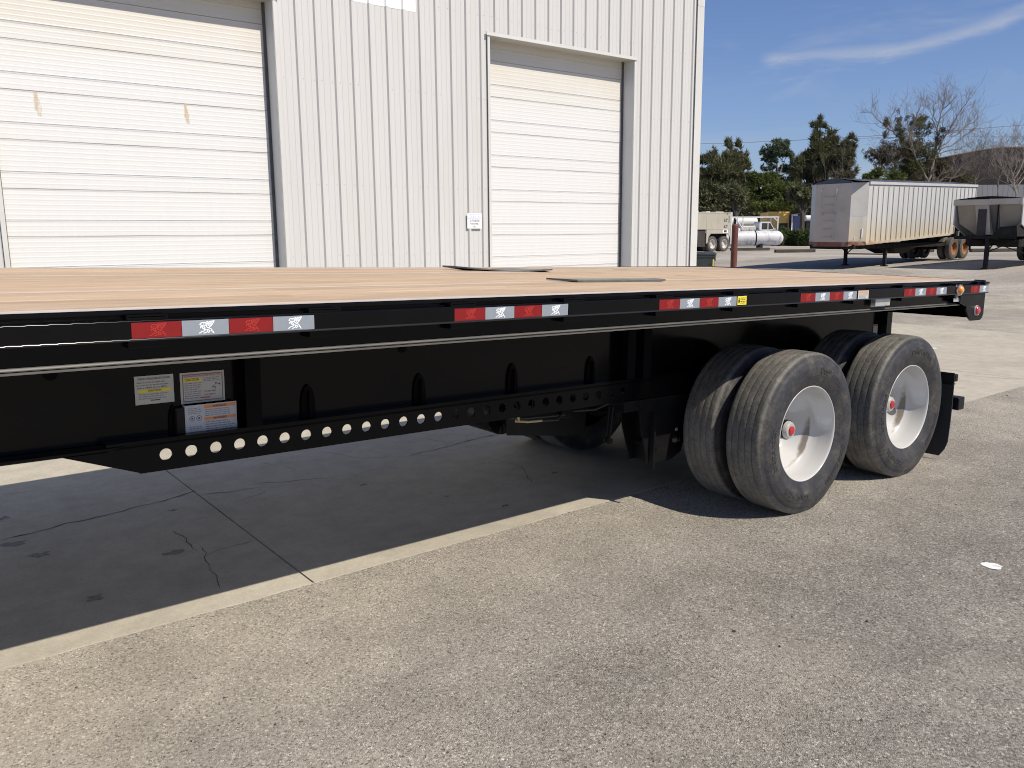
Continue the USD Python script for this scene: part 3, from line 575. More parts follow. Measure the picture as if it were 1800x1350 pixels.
for y, w_ in ((.7855, .031), (1.808, .009)): obj("seam_filler", along(y, y + w_, -.03, -.0008), M["seam"], trl)  # dark brown flush strip along each deck seam
obj("edge_strip", along(.0655, .0725, -.03, .0012), M["strip"], trl); obj("edge_strip", along(2.546, 2.5535, -.03, .0012), M["alu"], trl)

def side_rail(sgn, y_of, dz):
    """sgn +1 near side; y_of maps the inward distance from the outside to trailer y."""
    def P(pts): return [(y_of(a), z + dz) for a, z in pts]
    web = obj("side_rail", MB().profile(P([(.050, .029), (.0506, .0325), (.053, .035), (.056, .036), (.064, .036), (.064, -.137), (.090, -.137), (.090, -.131), (.058, -.131), (.058, .018), (.052, .0185), (.050, .021)]), T0, T1 - .10), M["black"], trl)
    obj("rail_flange", MB().profile(P([(.030, -.140), (.0575, -.140), (.0575, -.131), (.030, -.131)]), T0, 5.72), M["black"], trl)
    obj("rail_lip", MB().profile(P([(.024, -.141), (.0295, -.141), (.0295, -.1345), (.024, -.1345)]), T0, 5.72), M["lip"], trl)
    obj("rail_lip", MB().profile(P([(.045, -.1305), (.0575, -.1305), (.0575, -.1235), (.052, -.1235), (.047, -.1255)]), T0, 5.72), M["lip"], trl)
    q = [(.005 - .005 * math.cos(a), .002 + .005 * math.sin(a)) for a in np.linspace(0, PI / 2, 6)] + [(.011 + .005 * math.sin(a), .002 + .005 * math.cos(a)) for a in np.linspace(0, PI / 2, 6)]
    rub = obj("rub_rail", MB().profile(P(q + [(x, -.049 - z) for x, z in q[::-1]]), T0, T1), M["black"], trl, smooth=50)
    obj("rub_edge", MB().profile(P([(-.0005 + .0042 * math.cos(a), -.0545 + .0042 * math.sin(a)) for a in np.linspace(0, 2 * PI, 17)[:-1]]), T0, T1), M["edge"], trl, smooth=60)  # bead added under the rub rail to catch the sun glint
    for k in range(-10, 10):
        t = .055 + .6055 * k
        if not T0 + .1 < t < 5.5: continue
        mb = MB(); h0, h1 = -.082 + dz, .020 + dz
        for a, b in ((t - .062, t - .055), (t + .055, t + .062)): mb.box((a, y_of(.016), h0), (b, y_of(.056), h1))
        mb.box((t - .055, y_of(.0162), h0), (t + .055, y_of(.021), h1 - .006)).box((t - .06, y_of(.0165), h1 - .003), (t + .06, y_of(.024), h1 + .002))
        obj("stake_pocket", mb, M["black"], trl)
    return rub
side_rail(1, lambda a: a, 0.0)
side_rail(-1, lambda a: WID - a, .043)

# reflective tape with a winged-beast emblem on each piece
def emblem():
    S = lambda p, w=.030: LineString(p).buffer(w, cap_style=2, quad_segs=2)
    parts_ = [S([(.10, .74), (.20, .88), (.36, .90), (.48, .82), (.50, .70), (.40, .62), (.27, .64), (.16, .70), (.10, .74)]), S([(.28, .76), (.38, .78)]), S([(.50, .72), (.50, .58), (.60, .46), (.76, .40), (.84, .28), (.80, .18)]), S([(.30, .64), (.24, .52), (.30, .40), (.44, .34), (.60, .32), (.70, .24)]),
              S([(.22, .60), (.12, .56), (.16, .46)]), S([(.34, .56), (.42, .46), (.36, .40)]), S([(.44, .34), (.34, .22), (.20, .20), (.12, .10), (.02, .08)]), S([(.58, .32), (.54, .16), (.40, .08), (.30, .06)]), S([(.72, .26), (.66, .14), (.58, .08)]), S([(.82, .22), (.92, .16), (.90, .06), (.98, .04)]),
              S([(.52, .66), (.58, .84), (.72, .95), (1.0, 1.0), (.94, .86), (.86, .72), (.76, .58), (.64, .48)]), S([(.60, .78), (.90, .93)], .022), S([(.60, .70), (.86, .82)], .022), S([(.60, .62), (.80, .70)], .022), S([(.44, .84), (.54, .94), (.62, .97)])]
    return affinity.scale(unary_union(parts_), .052, .042, origin=(0, 0)).simplify(.0004)
EMB = emblem()
XZ = lambda x, y, z: np.array([[1, 0, 0, x], [0, 0, -1, y], [0, 1, 0, z]], float)   # polygon (x, z) extruded towards the viewer
strips = [(0.0, 4), (1.2106, 4), (2.4187, 4), (3.6242, 4), (4.8281, 4), (5.8194, 2)]
for s0, cnt in strips:
    for k in range(cnt):
        a = s0 + .1524 * k; red = k % 2 == 0
        tp = obj("reflective_tape", MB().box((a + .0006, -.0012, -.0502), (a + .1518, -.0002, -.0006)), M["tape_red" if red else "tape_silver"], trl, label="red reflective tape piece" if red else "silver reflective tape piece")
        obj("emblem", MB().ext(EMB, .0006, XZ(a + .052, -.0012, -.0465)), M["tape_red2" if red else "tape_white"], tp)
# end cap of the rub rail and clearance lamp
lamp = obj("marker_lamp", MB().revolve([(-.030, 0), (-.029, .012), (-.022, .026), (-.006, .034), (.0, .035)], 24, c=(5.636, -.002, -.026)), M["amber"], trl, smooth=40, label="amber side marker lamp")
obj("lamp_bezel", MB().revolve([(.0, .034), (-.008, .040), (.0, .043), (.002, .043)], 24, c=(5.636, -.002, -.026)), M["chrome"], lamp, smooth=40)
obj("lamp_bracket", MB().box((5.575, .0, -.085), (5.60, .05, .02)), M["black2"], trl); obj("lamp_bracket", MB().box((5.672, 0, -.085), (5.69, .05, .02)), M["black2"], trl)
pl = Polygon([(5.69, -.055), (6.10, -.055), (6.10, -.215), (6.085, -.245), (6.05, -.262), (5.90, -.262), (5.865, -.245), (5.80, -.175), (5.80, -.15), (5.69, -.118)])
obj("lamp_plate", MB().ext(pl, .012, XZ(0, .020, 0)), M["black2"], trl, label="rear side plate carrying a round red lamp")
rl = obj("marker_lamp", MB().revolve([(-.024, 0), (-.023, .012), (-.016, .028), (-.004, .034), (.0, .034)], 24, c=(5.975, .006, -.187)), M["redlens"], trl, smooth=40, label="red side marker lamp")
obj("lamp_bezel", MB().revolve([(.0, .033), (-.007, .038), (.0, .041), (.003, .041)], 24, c=(5.975, .006, -.187)), M["alu"], rl, smooth=40)
# rear sill, its light channel and bumper
obj("rear_sill", MB().box((5.98, .022, -.245), (6.115, WID - .022, .006)).box((6.0, .03, .006), (6.115, WID - .03, .030), .004), M["black"], trl)
obj("rear_edge", MB().tube([(6.105, .02, .018), (6.105, 1.3, .035), (6.105, WID - .02, .055)], .02, 8).box((6.06, -.001, .010), (6.14, .03, .026), .004), M["black2"], trl)
for y in (.5, .62, 1.97, 2.09): obj("tail_lamp", MB().revolve([(.02, 0), (.016, .045), (0, .05)], 20, axis="x", c=(6.117, y, -.12)), M["redlens"], trl, smooth=40)
obj("bumper", MB().box((6.02, .085, -.975), (6.12, WID - .085, -.875), .006), M["black2"], trl)
for y in (.72, 1.80): obj("bumper_upright", MB().box((6.03, y, -.875), (6.11, y + .09, -.24)), M["black2"], trl)
# labels on the rail
def text_bars(mb, x0, x1, z0, z1, rows, y, ragged=.25):
    h = (z1 - z0) / rows
    for i in range(rows):
        w = (x1 - x0) * (1 - ragged * rng.random()); zc = z1 - (i + .5) * h; x = x0
        while x < x0 + w:
            l = rng.uniform(.006, .02); mb.box((x, y - .0004, zc - h * .22), (min(x + l, x0 + w), y, zc + h * .22)); x += l + .0035
def label_(name, x0, x1, z0, z1, y, mat_, label, parent=trl):
    return obj(name, MB().box((x0, y - .0008, z0), (x1, y, z1)), mat_, parent, label=label)
ly = label_("warning_label", 3.036, 3.113, -.047, .000, -.0008, M["yellow"], "small yellow label on the rub rail")
mb = MB(); mb.box((3.045, -.0024, -.038), (3.052, -.0016, -.010)).box((3.042, -.0024, -.034), (3.055, -.0016, -.020)); text_bars(mb, 3.061, 3.108, -.042, -.006, 4, -.0018); obj("print", mb, M["ink"], ly)
lo = label_("warning_label", 4.250, 4.375, -.058, .001, -.0008, M["label"], "white label with an orange heading on the rub rail")
obj("print", MB().box((4.262, -.0024, -.012), (4.365, -.0016, -.003)), M["orange"], lo); mb = MB(); text_bars(mb, 4.262, 4.365, -.053, -.016, 5, -.0018); obj("print", mb, M["inkgrey"], lo)
obj("reflector_plate", MB().box((4.52, .0575, -.115), (4.70, .060, -.060)).box((4.505, .018, -.105), (4.69, .024, -.0565)), M["alu"], trl)
obj("reflector_plate", MB().box((5.60, .016, -.112), (5.735, .0195, -.058)), M["alu"], trl)

# main beams, slider rails with lightening holes, gussets
def beam(yw, sgn, far=False):
    obj("main_beam", MB().box((T0, yw - .005, -.545), (6.0, yw + .005, -.06)).box((T0, yw - .085, -.565), (6.0, yw + .085, -.547), .004).box((T0, yw - .075, -.058), (6.0, yw + .075, -.042), .004), M["black"], trl)
    yo = yw - sgn * .085
    pl = Polygon([(-.10, -.5652), (.172, -.668), (4.9, -.672), (4.9, -.538), (.16, -.538), (.05, -.5652)])
    for k in range(27): pl = pl.difference(Point(.271 + .1016 * k, -.6045).buffer(.0245, 20))
    y_a = yo if sgn > 0 else yo - .008
    obj("slider_rail", MB().ext(pl, .008, XZ(0, y_a + .008, 0)).box((.17, min(yo + sgn * .008, yo + sgn * .075), -.672), (4.9, max(yo + sgn * .008, yo + sgn * .075), -.664)).box((.05, min(yo, yo + sgn * .075), -.547), (4.9, max(yo, yo + sgn * .075), -.536)), M["black"], trl)
    if far: return
    for t, h in ((.33, .12), (.925, .15), (1.525, .15), (2.12, .155), (2.71, .15)):
        w = .034 if h > .13 else .02
        arch = Polygon([(t - w, -.536)] + [(t + w * s, -.536 + h * c) for s, c in ((-1, .25), (-.95, .5), (-.75, .75), (-.4, .92), (0, 1.0), (.4, .92), (.75, .75), (.95, .5), (1, .25))] + [(t + w, -.536)])
        obj("gusset", MB().ext(arch, .012, XZ(0, yw - .006, 0)).box((t - .004, yw - .040, -.536), (t + .004, yw - .006, -.536 + h * .8)), M["flat_black"], trl)
    for t, w in ((.645, .012), (2.98, .016), (3.12, .012), (-1.6, .012), (-3.6, .012)):
        obj("stiffener", MB().box((t - w / 2, yw - .08, -.546), (t + w / 2, yw - .006, -.06)).box((t - .034, yw - .084, -.546), (t + .034, yw - .080, -.06)), M["flat_black"], trl)
    for t in (-.11, 1.43, 2.935):
        obj("pipe_socket", MB().revolve([(-.004, 0), (-.004, .026), (.0, .027)], 18, c=(t, yw - .005, -.25)), M["flat_black"], trl)  # black disc painted for the shade inside a web hole
YB = .785
beam(YB, 1); beam(WID - YB, -1, True)
for k in range(42):
    t = T0 + .15 + .3 * k
    if t < 5.9: obj("crossmember", MB().box((t - .003, .068, -.105), (t + .003, WID - .068, -.012)).box((t - .03, .064, -.112), (t + .03, WID - .064, -.106)), M["black2"], trl)
obj("front_sill", MB().box((T0 - .06, .0, -.3), (T0, WID, .05)), M["black"], trl)
for y in (.5, 2.0):
    obj("landing_leg", MB().box((-4.6, y, -1.28), (-4.47, y + .13, -.2), .008).box((-4.66, y - .06, -1.335), (-4.41, y + .19, -1.30)), M["black2"], trl)
# stickers on the near beam web (y just in front of it)
ys_ = YB - .006
def sticker(x0, x1, z0, z1, mat_, label):
    k = .965                                     # the web lies a little deeper than the flange edge the positions were taken on
    return obj("sticker", MB().box((x0, ys_ - .001, z0), (x1, ys_, z1)), mat_, trl, label=label)
U, V = (1, 0, 0), (0, 0, 1)
s1 = sticker(.186, .338, -.405, -.288, M["label"], "white sticker with a yellow band on the beam")
obj("print", MB().box((.200, ys_ - .0016, -.356), (.326, ys_ - .001, -.344)), M["yellow"], s1)
mb = MB(); text_on(mb, "SPRING TORQUE SPECIFICATIONS", .0075, (.262, ys_ - .001, -.304), U, V, .0005, True, True, .125); text_on(mb, "CAUTION", .008, (.262, ys_ - .0016, -.3535), U, V, .0005, True, True)
mb.box((.232, ys_ - .0015, -.336), (.244, ys_ - .001, -.334)).box((.290, ys_ - .0015, -.336), (.303, ys_ - .001, -.334)).box((.245, ys_ - .0016, -.392), (.282, ys_ - .001, -.388)); obj("print", mb, M["ink"], s1)
mb = MB(); text_bars(mb, .195, .330, -.343, -.310, 3, ys_ - .001, .5); text_bars(mb, .200, .326, -.386, -.360, 3, ys_ - .001); obj("print", mb, M["inkgrey"], s1)
s2 = sticker(.364, .548, -.420, -.289, M["label"], "white sticker with black frame and red heading on the beam")
fr = sbox(.374, -.412, .540, -.297).buffer(.0).difference(sbox(.3765, -.4095, .5375, -.2995)); mb = MB().ext(fr, .0006, XZ(0, ys_ - .001, 0))
for x, z in ((.512, -.342), (.526, -.347), (.499, -.357), (.508, -.360)): mb.box((x - .003, ys_ - .0016, z - .003), (x + .003, ys_ - .001, z + .003))
mb.tube([(.499, ys_ - .0012, -.357), (.512, ys_ - .0012, -.342), (.526, ys_ - .0012, -.347)], .0006, 4); text_on(mb, "CAUTION", .009, (.412, ys_ - .0018, -.3245), U, V, .0005, True, True); obj("print", mb, M["ink"], s2)
mb = MB(); text_on(mb, "SUSPENSION SERVICE AND INSPECTION", .0075, (.455, ys_ - .001, -.3085), U, V, .0005, True, True, .15); mb.box((.445, ys_ - .0016, -.402), (.485, ys_ - .001, -.397)); obj("print", mb, M["redink"], s2)
obj("print", MB().box((.378, ys_ - .0016, -.328), (.450, ys_ - .001, -.314)), M["yellow"], s2)
mb = MB(); text_bars(mb, .381, .452, -.402, -.331, 8, ys_ - .001); text_bars(mb, .460, .534, -.333, -.313, 3, ys_ - .001); text_bars(mb, .462, .534, -.395, -.367, 2, ys_ - .001, .6); obj("print", mb, M["inkgrey"], s2)
s3 = obj("sticker", MB().box((.368, ys_ - .0315, -.545), (.374, ys_ - .001, -.423)).box((.374, ys_ - .0315, -.545), (.585, ys_ - .030, -.423)), M["label2"], trl, label="white sticker with two orange bands on a bracket")
y3 = ys_ - .0315
obj("print", MB().box((.447, y3 - .0006, -.441), (.580, y3, -.428)), M["orange"], s3); obj("print", MB().box((.447, y3 - .0006, -.492), (.580, y3, -.480)), M["orange"], s3)
mb = MB(); text_on(mb, "WARNING", .0085, (.513, y3 - .0006, -.439), U, V, .0005, True, True); text_on(mb, "WARNING", .0085, (.513, y3 - .0006, -.4905), U, V, .0005, True, True)
for x in (.396, .425):
    ring = Point(x, -.480).buffer(.011).difference(Point(x, -.480).buffer(.0092)).union(Point(x, -.480).buffer(.004)); mb.ext(ring, .0006, XZ(0, y3, 0))
obj("print", mb, M["ink"], s3)
mb = MB(); text_bars(mb, .451, .578, -.477, -.444, 4, y3); text_bars(mb, .451, .578, -.535, -.496, 4, y3); text_bars(mb, .380, .440, -.462, -.434, 4, y3); text_bars(mb, .384, .436, -.528, -.512, 2, y3); obj("print", mb, M["inkgrey"], s3)
obj("sticker_bracket", MB().box((.33, ys_ - .03, -.545), (.367, ys_, -.43)), M["black2"], trl)
s4 = sticker(6.0 - .075, 6.0 - .005, -.44, -.355, M["label"], "small white sticker at the rear end of the beam")
obj("print", MB().box((5.930, ys_ - .0016, -.368), (5.990, ys_ - .001, -.358)), M["redink"], s4); mb = MB(); text_bars(mb, 5.930, 5.975, -.44, -.37, 5, ys_ - .001); obj("print", mb, M["inkgrey"], s4)

# wheels: four pairs of duals
RT, AXZ = .508, to_trailer([0, 0, 0])
WC = [np.array([TO[0], TO[1], 0]) + np.array([math.cos(PSI), math.sin(PSI), 0]) * w for w in (3.8556, 5.1018)]
CZ = .4966
def tyre_prof():
    a = [(.112, .300), (.118, .316), (.130, .345), (.136, .368), (.1382, .370), (.139, .385), (.140, .415), (.137, .432), (.1345, .4335), (.134, .445), (.127, .462), (.1225, .466), (.120, .474), (.117, .487), (.111, .497), (.102, .503)]
    t = []
    def groove(c, w=.0024, d=.006): return [(c + w, None), (c + w * .7, -d), (c - w * .7, -d), (c - w, None)]
    crown = lambda x: .508 - .35 * x * x
    for c in (.066, .022, -.022, -.066):
        for x, d in groove(c): t.append((x, crown(x) + (d or 0)))
    mid = [(.096, crown(.094)), *t, (-.096, crown(.094))]
    return a + mid + [(-x, r) for x, r in a[::-1]]
TP = [(x * 1.055, r) for x, r in tyre_prof()]
def side_y(r):      # axial position of the outer sidewall at radius r
    q = sorted([(rr, x) for x, rr in TP[:16]]); return -np.interp(r, [k[0] for k in q], [k[1] for k in q])
def wheel_local(P, c):     # local wheel frame (x forward to the rear, y inwards, z up; true vertical) -> trailer space
    w = np.asarray(P) @ np.array([[math.cos(PSI), math.sin(PSI), 0], [-math.sin(PSI), math.cos(PSI), 0], [0, 0, 1]]) + c
    return to_trailer(w)

def tyre_mat():
    n = {"tc": ("texture_coordinate", {}), "n": ("noise_texture", {"scale": 9.0, "detail": 7.0, "roughness": .7, "distortion": .4}), "n2": ("noise_texture", {"scale": 70.0, "detail": 4.0}), "at": ("attribute", {"attribute": "tread"}), "n3": ("noise_texture", {"scale": 26.0, "detail": 6.0, "roughness": .75}),
         "rs": ("rgb_ramp", {"ramp": [(.30, (.018, .018, .021)), (.48, (.030, .030, .034)), (.60, (.050, .047, .044)), (.72, (.095, .085, .072)), (.82, (.14, .125, .105))]}),
         "rt": ("rgb_ramp", {"ramp": [(.28, (.07, .067, .06)), (.5, (.115, .109, .097)), (.72, (.17, .16, .138))]}),
         "m": ("mix_color", {"use_clamp": False}), "g": ("map_range", {"from_min": .3, "from_max": .7, "to_min": .75, "to_max": 1.25}), "cc": ("combine_color", {}), "mm": ("mix_color", {"blend_type": "multiply", "fac": 1.0, "use_clamp": False}),
         "sc": ("map_range", {"range_type": "smoothstep", "from_min": .66, "from_max": .72, "to_min": 0.0, "to_max": .4, "clamp": True}), "sm": ("mix_color", {"b": (.19, .18, .17), "use_clamp": False}),
         "b": ("bump", {"strength": .3, "distance": .004}), "p": ("principled_bsdf", {"roughness": .62, "specular_ior_level": .35})}
    l = [("tc.object", "n.vector"), ("tc.object", "n2.vector"), ("tc.object", "n3.vector"), ("n.fac", "rs.fac"), ("n.fac", "rt.fac"), ("rs.color", "m.a"), ("rt.color", "m.b"), ("at.fac", "m.fac"), ("n2.fac", "g.value"), ("g.result", "cc.r"), ("g.result", "cc.g"), ("g.result", "cc.b"), ("m.result", "mm.a"), ("cc.color", "mm.b"),
         ("n3.fac", "sc.value"), ("sc.result", "sm.fac"), ("mm.result", "sm.a"), ("sm.result", "p.base_color"), ("n2.fac", "b.height"), ("b.normal", "p.normal")]
    return mat("tyre_rubber", n, l)
M["tyre"] = tyre_mat()
M["letter"] = paint("tyre_letter", (.026, .026, .027), .5, .3, 40, dirt_or_shade=(.10, .09, .077), dirt_or_shade_amt=.7, dscale=14)
M["rim"] = mat("wheel_white", {"tc": ("texture_coordinate", {}), "s": ("separate_xyz", {}), "n": ("noise_texture", {"scale": 7.0, "detail": 6.0, "roughness": .66, "distortion": .6}), "at": ("attribute", {"attribute": "dirty"}), "a": ("math", {"math_type": "multiply_add", "value2": .55}), "r": ("map_range", {"range_type": "smoothstep", "from_min": .72, "from_max": 1.12, "to_min": 0.0, "to_max": .85, "clamp": True}),
                               "m": ("mix_color", {"a": (.47, .465, .45), "b": (.12, .09, .05), "use_clamp": False}), "p": ("principled_bsdf", {"roughness": .22, "coat_weight": .4})},
                 [("tc.object", "n.vector"), ("n.fac", "a.value3"), ("at.fac", "a.value1"), ("a.value", "r.value"), ("r.result", "m.fac"), ("m.result", "p.base_color")])
def set_attr(prim, name, vals):
    UsdGeom.PrimvarsAPI(UsdGeom.Mesh(prim)).CreatePrimvar(name, Sdf.ValueTypeNames.FloatArray, "vertex").Set([float(x) for x in vals])

def wheel(cx, y, flip, outer, texts, hole_ang, near):
    """cx: axle centre; y: tyre centre measured inwards from the near side; flip: far side wheels face the other way."""
    c = np.array([cx[0], cx[1], CZ])
    s = -1 if flip else 1
    T = lambda P: wheel_local(np.asarray(P) * [1, s, 1] + [0, y, 0], c)
    fl = (lambda f: np.asarray(f)[:, ::-1]) if flip else (lambda f: np.asarray(f))
    w = part("wheel", trl)
    n = 120 if near else 56
    v, f = MB().revolve([(-a, r) for a, r in TP], n).mesh()
    rr = np.hypot(v[:, 0], v[:, 2]); tread = sstep((rr - .484) / .018)
    low = v[:, 2] < -CZ + .002
    v[:, 1] += np.where(v[:, 2] < -.40, np.sign(v[:, 1]) * .010 * sstep((-.40 - v[:, 2]) / .1) * (rr > .33), 0)
    v[:, 2] = np.maximum(v[:, 2], -CZ + .001)
    p = obj("tyre", (T(v), fl(f)), M["tyre"], w, smooth=True); set_attr(p, "tread", tread)
    if outer:
        prof = [(-.107, .3005), (-.113, .302), (-.120, .3005), (-.121, .297), (-.117, .293), (-.108, .2895), (-.085, .287), (-.03, .281), (-.005, .274), (.012, .266), (.022, .259), (.032, .250), (.048, .239), (.075, .221), (.105, .200), (.135, .180), (.150, .166), (.155, .150), (.155, .10), (.155, .0)]
    else: prof = [(-.112, .302), (-.10, .29), (-.03, .28), (-.02, .2), (-.02, .0)]
    v, f = MB().revolve(prof, 96 if near else 40).mesh()
    ang = np.arctan2(v[:, 2], v[:, 0]); rr = np.hypot(v[:, 0], v[:, 2])
    dirty = np.exp(-((rr - .247) / .011) ** 2) * (1.15 * np.exp(-((ang + .55) / .75) ** 2) + .2) + .45 * np.exp(-((rr - .236) / .022) ** 2) * np.exp(-((ang + .30) / .40) ** 2)
    p = obj("rim", (T(v), fl(f)), M["rim"], w, smooth=True); set_attr(p, "dirty", dirty)
    if outer:
        v, f = MB().revolve([(.156, .080), (.10, .078), (.08, .068), (.03, .060), (.008, .053), (.0, .046), (-.002, .026)], 28).mesh(); obj("hub", (T(v), fl(f)), M["hub"], w, smooth=35)
        v, f = MB().revolve([(-.002, .029), (-.010, .026), (-.014, .019), (-.014, 0)], 24).mesh(); obj("hub_cap", (T(v), fl(f)), M["redcap"], w, smooth=35)
        mb = MB()
        for a in hole_ang:
            rd = np.array([math.cos(a), 0, math.sin(a)]); nn_ = rd * -.83 + np.array([0, -.56, 0]); e1_ = np.cross(nn_, rd); e1_ /= np.linalg.norm(e1_); e2_ = np.cross(e1_, nn_); c0_ = rd * .210 + np.array([0, .091, 0]) + nn_ * .003
            k_ = 22; th_ = np.arange(k_) / k_ * 2 * PI; ring_ = c0_ + .030 * (np.cos(th_)[:, None] * e1_ + np.sin(th_)[:, None] * e2_); mb.add(np.vstack([ring_, c0_ - nn_ * .002]), [[i, (i + 1) % k_, k_] for i in range(k_)])
        if hole_ang: v, f = mb.mesh(); obj("hand_hole", (T(v), fl(f)), M["seal"], w, smooth=35)
        mb = MB()
        for txt, a0, r0, h in texts:
            t = meshkit.text_mesh(txt, h, .0022, True); v = np.array(t.vertices); wd = (v[:, 0].max() + v[:, 0].min()) / 2
            ph = math.radians(a0) - (v[:, 0] - wd) / (r0 + h / 2); r = r0 + v[:, 1]
            mb.add(np.stack([r * np.cos(ph), side_y(r) - .0004 - v[:, 2], r * np.sin(ph)], -1), t.faces)
        if texts:
            mb2 = mb; v, f = mb2.mesh(); v[:, 1] += np.where(v[:, 2] < -.40, -.010 * sstep((-.40 - v[:, 2]) / .1), 0); obj("lettering", (T(v), fl(f)[:, ::-1]), M["letter"], w)
txt = [[("Continental", 62, .380, .037), ("Conti EcoPlus", -40, .380, .034), ("295/75 R22.5", 186, .382, .030), ("Continental", 250, .380, .037)],
       [("Continental", -32, .380, .037), ("Conti EcoPlus", 76, .380, .034), ("295/75 R22.5", 178, .382, .030), ("Continental", 240, .380, .037)]]
for i, c in enumerate(WC):
    wheel(c, .165, False, True, txt[i], [] if i == 0 else [-.45, -.45 + PI], True)
    wheel(c, .166 + .332, False, False, [], [], True)
    wheel(c, WID - .165, True, True, [], [.5, .5 + PI], False)
    wheel(c, WID - .166 - .332, True, False, [], [], False)
# axles, hubs, suspension
for i, c in enumerate(WC):
    a = to_trailer([c[0], c[1], CZ]); tx = a[0]; az = a[2]
    obj("axle", MB().tube([(tx, .19, az), (tx, WID - .19, az)], .064, 16), M["black2"], trl, smooth=40)
    for y in (.69, WID - .69):
        obj("brake_drum", MB().revolve([(-.1, .05), (-.1, .20), (.08, .21), (.09, .05)], 28, c=(tx, y - .05 if y < 1 else y + .05, az)), M["black2"], trl, smooth=40)
        pts = [(tx + u, y + (.12 if y < 1 else -.12), az + .10 + .05 * (1 - (u / .55) ** 2) * -1 + .08) for u in np.linspace(-.55, .55, 9)]
        mb = MB()
        for k in range(3):
            sp = np.array(pts)[k:len(pts) - k] - [0, 0, .014 * k]
            for p0, p1 in zip(sp[:-1], sp[1:]):
                d = p1 - p0; L_ = np.linalg.norm(d); X = d / L_; Y_ = np.array([0, 1.0, 0]); Z_ = np.cross(X, Y_); mb.obox((p0 + p1) / 2, (L_ + .004, .076, .012), np.stack([X, Y_, Z_], 1))
        obj("leaf_spring", mb, M["black2"], trl)
        obj("brake_chamber", MB().tube([(tx - .20, y + (.32 if y < 1 else -.32), az - .02), (tx - .36, y + (.32 if y < 1 else -.32), az + .03)], .075, 14), M["black2"], trl, smooth=40)
t_f = to_trailer([*WC[0][:2], CZ])[0]; az = to_trailer([*WC[0][:2], CZ])[2]
for y, sg_ in ((YB, 1), (WID - YB, -1)):
    for t, h, w in ((t_f - .66, .42, .17), (t_f + .62, .34, .20), (t_f + 1.88, .38, .15)):
        hp = Polygon([(t - w, -.674), (t + w * 1.75, -.674), (t + w * 1.7, -.674 - h * .6), (t + w * 1.45, -.674 - h * .9), (t + w * .9, -.674 - h), (t - w * .35, -.674 - h), (t - w * .8, -.674 - h * .45)]) if t < t_f - .3 else Polygon([(t - w, -.674), (t + w, -.674), (t + w * .75, -.674 - h * .55), (t + w * .5, -.674 - h), (t - w * .35, -.674 - h), (t - w * .8, -.674 - h * .45)])
        obj("spring_hanger", MB().ext(hp, .010, XZ(0, y - .080, 0)).ext(hp, .010, XZ(0, y + .08, 0)).box((t - .012, y - .08, -.674 - h), (t + .012, y + .08, -.674)), M["black2"], trl)
        obj("hanger_bolt", MB().tube([(t, y - .11, -.674 - h * .72), (t, y + .10, -.674 - h * .72)], .026, 12), M["black2"], trl)
    obj("slider_box", MB().box((t_f - .95, min(y - .085 * sg_, y - .025 * sg_), -.74), (t_f + 1.95, max(y - .085 * sg_, y - .025 * sg_), -.674)), M["black2"], trl)
obj("pivot_bolt", MB().revolve([(-.034, 0), (-.032, .012), (-.024, .022), (-.010, .028), (.0, .034), (.004, .034)], 20, c=(3.405, YB - .084, -.965)), M["edge"], trl, smooth=60)
obj("pivot_bolt", MB().revolve([(-.014, 0), (-.012, .010), (.0, .013)], 14, c=(3.41, YB - .084, -.90)), M["hub"], trl, smooth=60)
for t in (t_f - .70, t_f + .62, t_f + 1.9): obj("slider_crossmember", MB().box((t - .05, YB + .03, -.76), (t + .05, WID - YB - .03, -.66)), M["black2"], trl)
obj("slider_step", MB().box((t_f - .72, YB - .13, -1.12), (t_f - .705, YB - .09, -.76)), M["black2"], trl)
# air tank and its pipes under the front of the bogie
obj("air_tank", MB().tube([(2.55, 1.42, -.84), (2.56, 1.42, -.84), (2.56, 1.95, -.84), (2.57, 1.95, -.84)], [.05, .12, .12, .05], 16), M["black2"], trl, smooth=40)
obj("tank_bracket", MB().ext(Polygon([(2.30, -.70), (2.95, -.70), (2.93, -.93), (2.80, -.93), (2.30, -.86)]), .008, XZ(0, 1.05, 0)), M["black2"], trl)
obj("valve", MB().box((2.70, 1.0, -.80), (2.79, 1.04, -.73), .01), M["black2"], trl)
obj("air_fitting", MB().tube([(2.17, .80, -.715), (2.26, .80, -.73), (2.36, .80, -.735)], .008, 8).tube([(2.19, .80, -.715), (2.19, .80, -.69)], .009, 8), M["brass"], trl)
for pts in ([(2.36, .80, -.735), (2.5, .82, -.75), (2.6, .86, -.70), (2.68, .9, -.62)], [(2.79, 1.0, -.76), (2.9, .92, -.75), (2.95, .84, -.70), (2.98, .80, -.62)], [(2.0, .95, -.70), (2.4, 1.0, -.76), (2.7, .98, -.77)]):
    obj("air_hose", MB().tube(pts, .008, 6), M["rubber"], trl)
for y in (.735, .765): obj("slack_rod", MB().tube([(2.87, y, -.70), (2.85, y, -.90)], .006, 6).box((2.835, y - .008, -.925), (2.865, y + .008, -.895)), M["black2"], trl)
for x, z in ((3.035, -.70), (3.10, -.695)): obj("air_fitting", MB().tube([(x, .70, z), (x, .72, z)], .012, 8), M["chrome"], trl)
